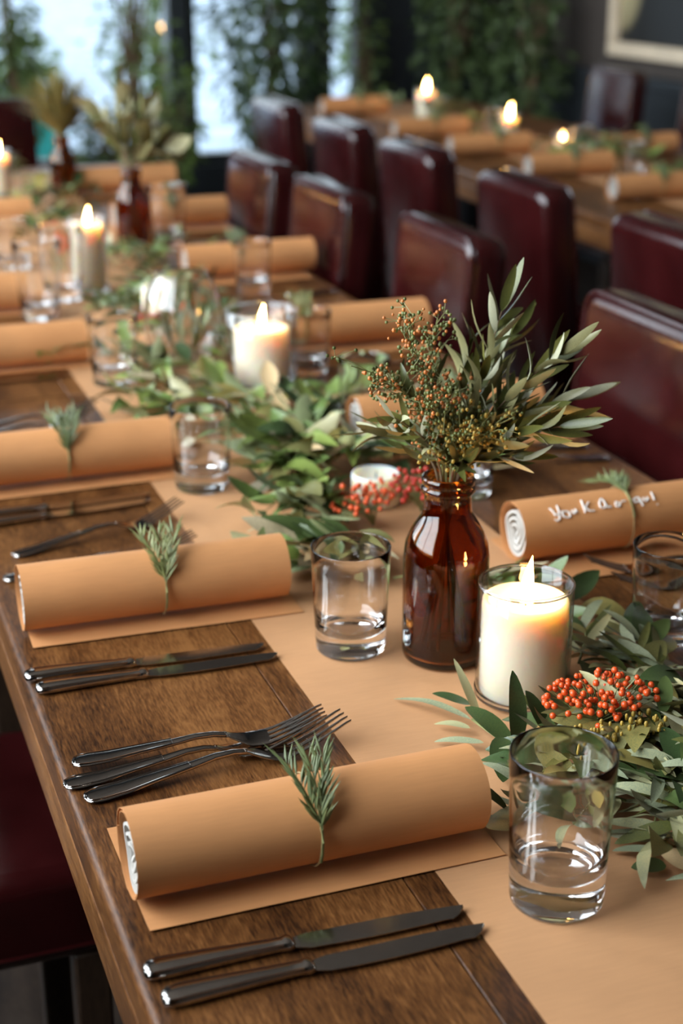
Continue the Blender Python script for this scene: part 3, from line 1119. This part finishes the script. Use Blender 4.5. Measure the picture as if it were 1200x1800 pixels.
def sprig(g, org, p0, ang, L, nleaf, sets, zmax, lrange, rnd, stem_mat=None, pitch=(-6, 34)):
    """one leafy twig lying on the table: a stem part with leaf sub-parts"""
    n = 8
    bend = rnd.uniform(-.9, .9)
    pts = []
    a = ang
    p = Vector((p0[0], p0[1], 0))
    for i in range(n + 1):
        t = i / n
        z = .004 + p0[2] * (1 - t * .4) + zmax * math.sin(PI * min(1, t * 1.05)) * .8
        pts.append(Vector((p.x, p.y, z)))
        p = p + Vector((math.cos(a), math.sin(a), 0)) * (L / n)
        a += bend / n
    st = obj('stem', mesh('stem', *tube([q + Vector((0, 0, T)) - org for q in pts], [.0013 - .0008 * i / n for i in range(n + 1)], 5), stem_mat or GREENSTEM), g)
    for k in range(nleaf):
        t = .15 + .85 * k / max(1, nleaf - 1)
        f = t * n
        i0 = min(int(f), n - 1)
        b = pts[i0].lerp(pts[i0 + 1], f - i0)
        tan = (pts[i0 + 1] - pts[i0]).normalized()
        side = (-1) ** k
        sp = math.radians(rnd.uniform(28, 68)) * side * (1 - .75 * (t > .97))
        pit = math.radians(rnd.uniform(*pitch))
        LL = rnd.uniform(*lrange) * (1 - .25 * t)
        h = Vector((tan.x, tan.y, 0)).normalized()
        d = Vector((h.x * math.cos(sp) - h.y * math.sin(sp), h.x * math.sin(sp) + h.y * math.cos(sp), 0))
        zt = math.sin(pit) * LL
        if b.z + zt < .012:
            pit = math.asin(max(-.9, (.012 - b.z) / LL))
        d = d * math.cos(pit) + Vector((0, 0, math.sin(pit)))
        nr = Vector((rnd.uniform(-.6, .6), rnd.uniform(-.6, .6), 1 if rnd.random() > .18 else -1))
        S = sets[rnd.randrange(len(sets))]
        put_leaf(S[rnd.randrange(len(S))], b + Vector((0, 0, T)) - org, d, nr, LL, st)
    return st


def garland(label, spots, seed, sets, lrange=(.045, .07), nleaf=9, zmax=.02, Ls=(.09, .15), avoid=(), group=None):
    """spots: (x, y, spread x, spread y, count, heading, heading spread, base z)"""
    rnd = random.Random(seed)
    org = Vector((spots[0][0], spots[0][1], T))
    g = thing('leaf_garland', label, 'garland', org, 0, group)
    for x, y, sx, sy, cnt, hd, hs, bz in spots:
        for _ in range(cnt):
            for _try in range(12):
                p = (x + rnd.uniform(-sx, sx), y + rnd.uniform(-sy, sy), rnd.uniform(0, bz))
                L = rnd.uniform(*Ls)
                a = hd + rnd.uniform(-hs, hs)
                ok = True
                for ax, ay, ar in avoid:
                    for q in (0, .35, .7, 1.0, 1.25):
                        if math.hypot(p[0] + math.cos(a) * L * q - ax, p[1] + math.sin(a) * L * q - ay) < ar:
                            ok = False
                if ok:
                    sprig(g, org, p, a, L, nleaf, sets, zmax, lrange, rnd)
                    break
    return g, org


# ---- front garland, by the foremost tumbler
AV1 = [(.588, 1.140, .062), (.470, .842, .068), (.554, 1.242, .06), (.779, 1.207, .055)]
g1, o1 = garland('mixed bay and olive garland round the candle cup and orange berries',
                 [(.70, 1.13, .07, .06, 11, PI * .7, 2.4, .02), (.64, 1.03, .05, .05, 7, PI, 1.2, .015), (.60, .97, .03, .05, 5, PI * 1.05, .7, .01),
                  (.66, .90, .04, .05, 7, PI * 1.0, .6, .015), (.68, .97, .04, .05, 7, PI * .95, .7, .03), (.76, 1.02, .06, .10, 7, 0, 3.1, .03)], 21,
                 [BAYSETS[0], BAYSETS[2], OLSET, OLPSET, OLPSET, OLPSET], (.046, .072), 9, .016, (.06, .11), AV1)
HERO = [((0.531, 1.043, 0.012), (0.504, 1.08, 0.035), 0.0195, 'bay_dark'), ((0.567, 1.053, 0.012), (0.557, 1.07, 0.045), 0.0188, 'bay_dark'),
        ((0.516, 1.095, 0.012), (0.472, 1.169, 0.008), 0.011, 'olive_pale'), ((0.526, 1.119, 0.012), (0.498, 1.139, 0.02), 0.0112, 'bay_dark'),
        ((0.51, 1.083, 0.01), (0.486, 1.107, 0.008), 0.01, 'olive_pale'), ((0.51, 1.055, 0.01), (0.475, 1.081, 0.006), 0.0088, 'olive_pale'),
        ((0.672, 1.005, 0.03), (0.642, 1.007, 0.03), 0.0098, 'olive_pale'), ((0.628, 0.93, 0.03), (0.63, 0.966, 0.05), 0.023, 'bay_dark'),
        ((0.614, 0.909, 0.02), (0.598, 0.949, 0.035), 0.0099, 'olive'), ((0.604, 0.925, 0.02), (0.588, 0.959, 0.02), 0.011, 'olive_pale'),
        ((0.606, 0.904, 0.02), (0.571, 0.932, 0.02), 0.0126, 'olive'), ((0.611, 0.899, 0.015), (0.573, 0.934, 0.01), 0.0063, 'olive_pale'),
        ((0.593, 0.902, 0.015), (0.567, 0.925, 0.006), 0.0072, 'olive_pale'), ((0.589, 0.872, 0.02), (0.541, 0.883, 0.008), 0.0131, 'olive'),
        ((0.592, 0.869, 0.012), (0.562, 0.88, 0.008), 0.0061, 'olive_pale'), ((0.567, 0.862, 0.008), (0.537, 0.879, 0.005), 0.0087, 'olive_pale'),
        ((0.563, 0.844, 0.006), (0.538, 0.852, 0.006), 0.0145, 'bay_dark'), ((0.575, 0.831, 0.008), (0.567, 0.859, 0.012), 0.019, 'bay_pale'),
        ((0.553, 0.927, 0.02), (0.52, 0.966, 0.01), 0.0153, 'olive'), ((0.553, 0.914, 0.01), (0.527, 0.935, 0.006), 0.009, 'olive'),
        ((0.651, 1.001, 0.04), (0.67, 1.03, 0.06), 0.0145, 'bay_dark')]
hst = obj('stem', mesh('stem', *tube([Vector(p) + Vector((0, 0, T)) - o1 for p in ((.66, .90, .012), (.60, .95, .014), (.55, 1.03, .012), (.525, 1.06, .01), (.52, 1.10, .008))], .0013, 5), GREENSTEM), g1)
UP = Vector((0, 0, T))
for a, b, w, k in HERO:
    leaf_between(Vector(a) + UP, Vector(b) + UP, w, k, hst, o1)
leaf_between(Vector((.536, 1.042, .008)) + UP, Vector((.534, 1.050, .076)) + UP, .017, 'bay_dark', hst, o1, (-.2, -1, .2))
leaf_between(Vector((.527, 1.100, .008)) + UP, Vector((.508, 1.115, .062)) + UP, .008, 'olive_pale', hst, o1, (-.2, -1, .2))
leaf_between(Vector((.519, 1.039, .022)) + UP, Vector((.502, .998, .006)) + UP, .0242, 'bay_dark', hst, o1, (-.3, -.6, .8))

# ---- middle garland, from the brown bottle to the large candle
AV2 = [(.45, 1.70, .05), (.43, 1.62, .06), (.605, 1.545, .05), (.668, 1.55, .05), (.645, 1.60, .045), (.48, 1.36, .05), (.474, 1.288, .055), (.459, 1.795, .058), (.673, 2.232, .066), (.554, 1.242, .055), (.645, 1.665, .045), (.765, 1.66, .05), (.745, 1.972, .045), (.762, 2.27, .04)]
g2, o2 = garland('leafy bay garland between the brown bottle and the large candle',
                 [(.60, 1.78, .07, .08, 13, PI * .95, 2.6, .035), (.57, 1.67, .04, .05, 6, PI * 1.15, 1.2, .02), (.65, 1.97, .08, .11, 12, PI, 3.1, .02), (.61, 1.43, .04, .08, 6, PI * 1.3, 1.2, .01),
                  (.56, 2.12, .06, .08, 8, PI * 1.0, 1.3, .02), (.70, 1.78, .05, .08, 6, 0, 2.0, .02), (.56, 1.55, .03, .04, 3, PI * 1.2, 1, .01)], 33,
                 [BAYSETS[0], BAYSETS[1], BAYSETS[1], BAYSETS[2], PALESET] + [BAYSETS[1]], (.056, .085), 8, .024, (.08, .14), AV2)
AV3 = [(.456, 2.311, .055), (.592, 2.405, .075), (.673, 2.232, .07), (.550, 2.985, .05), (.419, 2.79, .055), (.487, 2.93, .055), (.592, 2.60, .035), (.737, 3.43, .05), (.80, 3.36, .05), (.762, 2.27, .045)]
g3, o3 = garland('grey-green leafy garland round the glass bowl and the slim candle',
                 [(.55, 2.36, .05, .08, 6, PI, 1.4, .02), (.62, 2.55, .06, .08, 7, PI, 3.1, .03), (.57, 2.75, .06, .10, 9, PI, 3.1, .03), (.66, 3.0, .05, .12, 7, PI, 3.1, .03), (.70, 3.25, .06, .12, 7, PI * .5, 3.1, .03),
                  (.655, 2.37, .03, .04, 4, 0, 3.1, .04)], 44,
                 [BAYSETS[0], OLPSET, OLSET, BAYSETS[1]], (.045, .07), 8, .025, (.08, .13), AV3)
g4, o4 = garland('distant leafy garland between the far brown bottles', [(.62, 3.65, .07, .12, 7, PI, 3.1, .03), (.62, 4.0, .08, .15, 8, PI, 3.1, .03), (.58, 4.45, .08, .12, 6, PI, 3.1, .03)], 55,
                 [BAYSETS[0], BAYSETS[2], OLSET], (.05, .075), 7, .03, (.09, .14), [(.715, 4.18, .05), (.552, 4.235, .05), (.737, 3.43, .05)])
g5, o5 = garland('leafy garland along the separate table beside the picture wall', [(2.40, 4.25, .07, .2, 11, PI, 3.1, .04), (2.40, 5.2, .07, .2, 8, PI, 3.1, .04), (2.38, 3.7, .07, .15, 6, PI, 3.1, .04), (2.38, 5.75, .07, .15, 6, PI, 3.1, .04)], 66,
                 [BAYSETS[0], BAYSETS[1], OLSET], (.06, .085), 7, .035, (.1, .16), [(2.318, 5.49, .05), (2.41, 4.96, .05), (2.44, 4.62, .04)])

# leaves standing in the round bowl
bs = thing('leaf_sprig', 'long pale leaf stems standing in the round glass bowl', 'leaves', (.592, 2.405, ZR + .006))
for k in range(7):
    a = k * .9 + .3
    q = obj('stem', mesh('stem', *tube([(.02 * math.cos(a), .02 * math.sin(a), .003), (.03 * math.cos(a + .5), .03 * math.sin(a + .5), .06), (.038 * math.cos(a + .8), .038 * math.sin(a + .8), .115)], .0014, 5), GREENSTEM), bs)
    for j in range(3):
        put_leaf(random.choice(OLPSET + OLSET), (.025 * math.cos(a + .3), .025 * math.sin(a + .3), .02 + .03 * j), (.3 * math.cos(a + 1 + j), .3 * math.sin(a + 1 + j), 1), (math.cos(a), math.sin(a), .1), .05, q)

# ------------------------------------------------------------------ berries
BALL = mesh('berry', *ball(1.0, 8, 5), BERRY)
BALLR = mesh('berry', *ball(1.0, 8, 5), BERRYR)


def berry_cluster(label, c, rx, ry, rz, n, me, rad, seed, buds=0, budoff=(0, 0, 0), cap=300):
    rnd = random.Random(seed)
    org = Vector((c[0], c[1], T + .004))
    g = thing('berry_cluster', label, 'berries', org)
    root = Vector((rx * .3, 0, .0))
    pts = []
    for _ in range(n * 30):
        if len(pts) >= n:
            break
        a, b = rnd.uniform(0, 2 * PI), rnd.random() ** .5
        dome = math.sqrt(max(0, 1 - b * b))
        p = Vector((rx * b * math.cos(a), ry * b * math.sin(a), c[2] - .004 + rz * dome * rnd.uniform(.2, 1.0) + rnd.uniform(-.004, .006)))
        if all((p - q).length > rad * 1.75 for q in pts):
            pts.append(p)
    stems = []
    for k in range(0, len(pts), 5):
        grp = pts[k:k + 5]
        hub = sum(grp, Vector()) / len(grp) * .75 + root * .25
        hub.z *= .72
        stems.append(tube([root, root.lerp(hub, .5) + Vector((0, 0, .003)), hub], [.0011, .0009, .0007], 5))
        for q in grp:
            stems.append(tube([hub, q], .0005, 4))
    st = obj('stem', mesh('stem', *merge(*stems), GREENSTEM), g)
    for q in pts:
        o = obj('berry', me, st, q)
        s = rad * rnd.uniform(.82, 1.12)
        o.scale = (s, s, s)
    if buds:
        bb, sb = [], []
        for _ in range(buds):
            q = Vector(budoff) + Vector((rnd.uniform(-rx, rx) * .9, rnd.uniform(-1, 1) * ry * .5, rnd.uniform(-1, 1) * rz * .6))
            q.z = max(q.z, .004)
            v, f = ball(rnd.uniform(.0014, .0024), 6, 4, 1.5)
            bb.append(([Vector(w) + q for w in v], f))
        obj('bud', mesh('bud', *merge(*bb), BUDY), st, kind='stuff')
    return g


berry_cluster('bright orange berry cluster on leaves behind the foremost tumbler', (.602, 1.022, .050), .053, .036, .018, 120, BALL, .0029, 5, 110, (-.008, -.042, .040))
berry_cluster('red berry cluster beside the short white candle', (.600, 1.585, .028), .040, .030, .034, 60, BALL, .0033, 6)
berry_cluster('deep red berry cluster between the short white candle and the brown bottle', (.668, 1.590, .032), .036, .030, .038, 55, BALLR, .0033, 8)
berry_cluster('small red berry cluster near the round glass bowl', (.560, 2.52, .035), .035, .03, .025, 40, BALLR, .0033, 9)
berry_cluster('red berry cluster behind the glass bowl', (.66, 2.58, .035), .045, .03, .03, 40, BALL, .0036, 10)
berry_cluster('small orange berry cluster before the slim candle', (.515, 3.12, .06), .03, .03, .02, 22, BALL, .0038, 12)

# ------------------------------------------------------------------ branches in the brown bottle


def branch(label, root, neck, tip, nleaf, seed, llen=(.036, .054), bow=.015, group=None, name='olive_branch', sets=None, spread=(22, 48), t0=.25, thick=.0016):
    rnd = random.Random(seed)
    root, neck, tip = Vector(root), Vector(neck), Vector(tip)
    org = root.copy()
    g = thing(name, label, 'branch', org, 0, group)
    pts = []
    d1 = (neck - root)
    n = 12
    side = (tip - neck).cross(Vector((0, 1, 0))).normalized()
    c1 = neck + d1.normalized() * (tip - neck).length * .4
    for i in range(n + 1):
        t = i / n
        if t < .25:
            p = root.lerp(neck, t / .25)
        else:
            u = (t - .25) / .75
            p = neck * (1 - u) ** 2 + c1 * 2 * u * (1 - u) + tip * u * u
        pts.append(p - org)
    st = obj('stem', mesh('stem', *tube(pts, [thick * (1 - .65 * i / n) for i in range(n + 1)], 6), BARK if name == 'olive_branch' else GREENSTEM), g)
    sets = sets or [OLSET, OLSET, OLSET, OLSET, OLSET, OLPSET]
    for k in range(nleaf):
        t = .25 + .75 * (t0 + (1 - t0) * (k // 2) / max(1, (nleaf - 1) // 2))
        f = min(t, 1) * n
        i0 = min(int(f), n - 1)
        b = pts[i0].lerp(pts[i0 + 1], f - i0)
        tan = (pts[i0 + 1] - pts[i0]).normalized()
        az = (k % 2) * PI + (k // 2) * 1.35 + rnd.uniform(-.4, .4)
        s1 = tan.cross(Vector((0, 0.3, 1))).normalized()
        s2 = s1.cross(tan)
        out = s1 * math.cos(az) + s2 * math.sin(az)
        sp = math.radians(rnd.uniform(*spread)) * (1 if k < nleaf - 2 else .5)
        d = tan * math.cos(sp) + out * math.sin(sp)
        nr = (tan * math.sin(sp) - out * math.cos(sp)) + Vector((rnd.uniform(-.3, .3), rnd.uniform(-.3, .3), rnd.uniform(-.3, .3)))
        S = sets[rnd.randrange(len(sets))]
        put_leaf(S[rnd.randrange(len(S))], b, d, -nr if rnd.random() < .25 else nr, rnd.uniform(*llen), st)
    return g


NX, NY = .554, 1.242
VB = ZR + .010
VN = ZR + .186


def vase_branch(label, tip, nleaf, seed, **kw):
    rnd = random.Random(seed)
    tx, ty, tz = tip
    dx, dy = tx - NX, ty - NY
    l = max(.001, math.hypot(dx, dy))
    nk = (NX + dx / l * .011, NY + dy / l * .011, VN)
    rt = (NX - dx / l * .024, NY - dy / l * .024, VB + .003)
    return branch(label, rt, nk, (tx, ty, T + tz), nleaf, seed, **kw)


OG = 'olive branches in the brown bottle'
vase_branch('tallest olive branch standing in the brown bottle', (.604, 1.245, .338), 30, 1)
vase_branch('olive branch with a slim top leaf, beside the tallest one', (.632, 1.28, .305), 26, 2)
vase_branch('olive branch leaning out towards the shiny chair', (.640, 1.20, .305), 30, 3)
vase_branch('lowest spreading olive branch over the written roll', (.662, 1.215, .258), 30, 4)
vase_branch('olive branch curving low over the lit candle', (.632, 1.175, .246), 26, 5)
vase_branch('short olive branch in the middle of the brown bottle', (.592, 1.29, .285), 20, 6)
vase_branch('short olive branch drooping towards the red berries', (.500, 1.275, .225), 18, 7, llen=(.035, .05))
vase_branch('thin olive branch drooping towards the short white candle', (.482, 1.20, .262), 18, 8, llen=(.03, .045), sets=[OLSET, OLPSET])
vase_branch('stub of olive leaves in the bottle mouth over the candle', (.600, 1.205, .212), 12, 9, llen=(.035, .05))
vase_branch('stub of olive leaves in the bottle mouth facing the runner', (.548, 1.20, .214), 10, 10, llen=(.03, .045))


def bud_sprig(label, tip, seed, n=110, mats=(BUDG, BUDO)):
    rnd = random.Random(seed)
    tx, ty, tz = tip
    dx, dy = tx - NX, ty - NY
    l = max(.001, math.hypot(dx, dy))
    root = Vector((NX - dx / l * .02, NY - dy / l * .02, VB + .004))
    neck = Vector((NX + dx / l * .008, NY + dy / l * .008, VN))
    tip = Vector((tx, ty, T + tz))
    g = thing('berry_sprig', label, 'berry sprig', root)
    c1 = neck + Vector((0, 0, .5 * (tip - neck).length))
    pts = [Vector((0, 0, 0)), (neck - root) * .5]
    for i in range(10):
        u = i / 9
        pts.append(neck * (1 - u) ** 2 + c1 * 2 * u * (1 - u) + tip * u * u - root)
    stems = [tube(pts, [.0013 - .00008 * i for i in range(len(pts))], 5)]
    buds = {m: [] for m in mats}
    grn = []
    for k in range(n // 7):
        u = .12 + .88 * rnd.random()
        f = 2 + u * 9
        i0 = min(int(f), len(pts) - 2)
        b = pts[i0].lerp(pts[i0 + 1], f - i0)
        tan = (pts[i0 + 1] - pts[i0]).normalized()
        o = Vector((rnd.uniform(-1, 1), rnd.uniform(-1, 1), rnd.uniform(-.3, .6)))
        e = b + (tan * rnd.uniform(.3, 1) + o * .8).normalized() * rnd.uniform(.014, .034)
        stems.append(tube([b, b.lerp(e, .5) + Vector((0, 0, .002)), e], .00055, 4))
        for q in range(7):
            w = e + Vector((rnd.gauss(0, .0055), rnd.gauss(0, .0055), rnd.gauss(0, .0055)))
            if q % 2:
                stems.append(tube([e, w], .0003, 3))
            v, fc = ball(rnd.uniform(.0013, .0022), 6, 4)
            m = mats[1] if rnd.random() < .42 else mats[0]
            buds[m].append(([Vector(s) + w for s in v], fc))
    st = obj('stem', mesh('stem', *merge(*stems), GREENSTEM), g)
    for m in mats:
        obj('bud', mesh('bud', *merge(*buds[m]), m), st, kind='stuff')
    for k in range(5):
        u = .3 + .6 * rnd.random()
        i0 = 2 + int(u * 8)
        put_leaf(rnd.choice(OLSET), pts[i0], (rnd.uniform(-1, 1), rnd.uniform(-1, 1), 1.2), (rnd.uniform(-1, 1), -1, .3), rnd.uniform(.025, .04), st)
    return g


bud_sprig('budding sprig with orange tips, tallest on its side of the bottle', (.490, 1.205, .338), 31, 230)
bud_sprig('budding sprig with orange tips leaning out over the runner', (.462, 1.20, .300), 32, 210)
bud_sprig('budding sprig standing upright beside the olive branches', (.538, 1.255, .318), 33, 230)
bud_sprig('budding sprig with red-orange buds in the middle of the bottle', (.515, 1.195, .275), 34, 300, (BUDG, BUDO))
bud_sprig('short yellow-budded sprig low in the bottle mouth', (.545, 1.190, .245), 35, 280, (BUDG, BUDY))
bud_sprig('short yellow-budded sprig facing the lit candle', (.572, 1.195, .240), 36, 240, (BUDG, BUDY))
bud_sprig('leafy green sprig reaching farthest over the runner', (.443, 1.205, .312), 37, 130, (BUDG, BUDG))

# branches in the distant bottles
for tip, s, lab in (((.722, 3.42, .345), 71, 'tall bare-stemmed branch in the distant brown bottle'), ((.815, 3.40, .215), 72, 'sideways twisted branch in the distant brown bottle'),
                    ((.685, 3.46, .275), 73, 'leafy branch leaning from the distant brown bottle'), ((.768, 3.40, .29), 74, 'upright leafy branch in the distant brown bottle')):
    d = Vector((tip[0] - .737, tip[1] - 3.43, 0))
    d = d.normalized() if d.length > .001 else Vector((1, 0, 0))
    branch(lab, Vector((.737, 3.43, ZR + .012)) - d * .018, Vector((.737, 3.43, ZR + .171)) + d * .008, (tip[0], tip[1], T + tip[2]), 18, s, llen=(.06, .085), sets=[BAYSETS[2], OLSET], thick=.004)

gb = thing('grass_bunch', 'tall brown-green bunch of dry grasses in the farthest bottle', 'grass', (.715, 4.18, ZR + .012))
bl = []
rg = random.Random(3)
for k in range(420):
    a, s = rg.uniform(0, 2 * PI), rg.random() ** .6
    tp = Vector((.165 * s * math.cos(a), .12 * s * math.sin(a), .30 + rg.uniform(-.06, .055) - .05 * s))
    nk = Vector((.010 * s * math.cos(a), .010 * s * math.sin(a), .150))
    bt = Vector((-.02 * s * math.cos(a), -.02 * s * math.sin(a), .002))
    sdv = Vector((math.sin(a), -math.cos(a), 0)) * rg.uniform(.0012, .0035)
    mid = nk.lerp(tp, .55) + Vector((0, 0, .025))
    bl.append(([bt, nk - sdv * .4, nk + sdv * .4, mid - sdv, mid + sdv, tp], [(0, 1, 2), (1, 3, 4, 2), (3, 5, 4)]))
obj('blade', mesh('blade', *merge(*bl), GRASSM), gb, kind='stuff')

# ------------------------------------------------------------------ plants by the window


def shrub(label, x, y, pot_r, pot_h, h, rad, n, mat, seed, leaf=.06, base=None, cat='plant', potmat=POTM, zlift=0.0):
    rnd = random.Random(seed)
    g = thing('potted_shrub', label, cat, (x, y, zlift))
    prof = [(0, 0), (pot_r * .78, 0), (pot_r * .8, .01), (pot_r, pot_h - .03), (pot_r * 1.06, pot_h - .03), (pot_r * 1.06, pot_h), (pot_r * .94, pot_h), (pot_r * .9, pot_h - .05), (0, pot_h - .05)]
    obj('pot', mesh('pot', *lathe(prof, 32), potmat), g)
    tr, lv = [], []
    for k in range(7):
        a = rnd.uniform(0, 2 * PI)
        e = Vector((rad * .6 * math.cos(a) * rnd.random(), rad * .6 * math.sin(a) * rnd.random(), pot_h + (h - pot_h) * rnd.uniform(.6, .95)))
        tr.append(tube([(0, 0, pot_h - .05), Vector((0, 0, pot_h + (h - pot_h) * .2)).lerp(e, .2), e], [.016, .011, .004], 6))
    for k in range(n):
        while True:
            p = Vector((rnd.uniform(-1, 1), rnd.uniform(-1, 1), rnd.uniform(-1, 1)))
            if .15 < p.length < 1:
                break
        lump = .75 + .5 * noise.noise(p * 2.3 + Vector((seed, 0, 0)))
        b0 = base if base is not None else pot_h + .05
        c = Vector((p.x * rad * lump, p.y * rad * lump, b0 + (h - b0) * (p.z * .5 + .5)))
        d = (p + Vector((rnd.uniform(-1, 1), rnd.uniform(-1, 1), rnd.uniform(-1.0, .3)))).normalized()
        s = d.cross(Vector((rnd.uniform(-1, 1), rnd.uniform(-1, 1), 1))).normalized()
        u = s.cross(d)
        L = leaf * rnd.uniform(.6, 1.3)
        W = L * rnd.uniform(.2, .32)
        lv.append(([c, c + d * L * .45 + s * W + u * W * .3, c + d * L * .45, c + d * L * .45 - s * W + u * W * .3, c + d * L - u * L * .12], [(0, 2, 1), (0, 3, 2), (1, 2, 4), (2, 3, 4)]))
    t = obj('trunk', mesh('trunk', *merge(*tr), BARK), g)
    obj('foliage', mesh('foliage', *merge(*lv), mat), g, kind='stuff')
    return g


shrub('tall dense dark shrub against the window beside the wide post', 2.20, 7.05, .16, .32, 1.9, .36, 2600, SHRUB, 1)
shrub('leafy green shrub before the window near the slim post', 1.64, 6.72, .12, .28, .95, .14, 380, SHRUBL, 2, .055)
shrub('bushy green shrub at the far end of the window', 1.02, 7.1, .13, .30, 1.5, .14, 800, SHRUBL, 3)
shrub('low green shrub under the window behind the dry grasses', 1.34, 6.75, .15, .28, .70, .18, 500, SHRUB, 4)
shrub('tall loose shrub with sparse leaves between the window posts', 1.58, 7.22, .12, .30, 1.9, .22, 330, SHRUBL, 12, .05)
shrub('dark shrub in the corner by the dark wall', 3.12, 7.05, .16, .34, 1.7, .26, 1300, SHRUB, 5)
shrub('dark shrub beside the picture wall', 3.22, 6.45, .15, .34, 1.45, .20, 900, SHRUB, 6)
shrub('light green shrub before the narrow window', 2.70, 7.15, .11, .3, 1.25, .11, 260, SHRUBL, 7, .05)
shrub('loose green shrub outside the window on the pavement', 2.25, 9.6, .2, .35, 1.2, .35, 500, SHRUBL, 8, .09, zlift=-.05)
shrub('teal pot with a green shrub outside on the pavement', 1.62, 10.4, .22, .42, .85, .24, 260, SHRUBL, 9, .09, potmat=TEALM, zlift=-.05)
shrub('green shrub outside the narrow window', 3.6, 9.4, .2, .35, 1.3, .28, 600, SHRUBL, 10, .09, zlift=-.05)
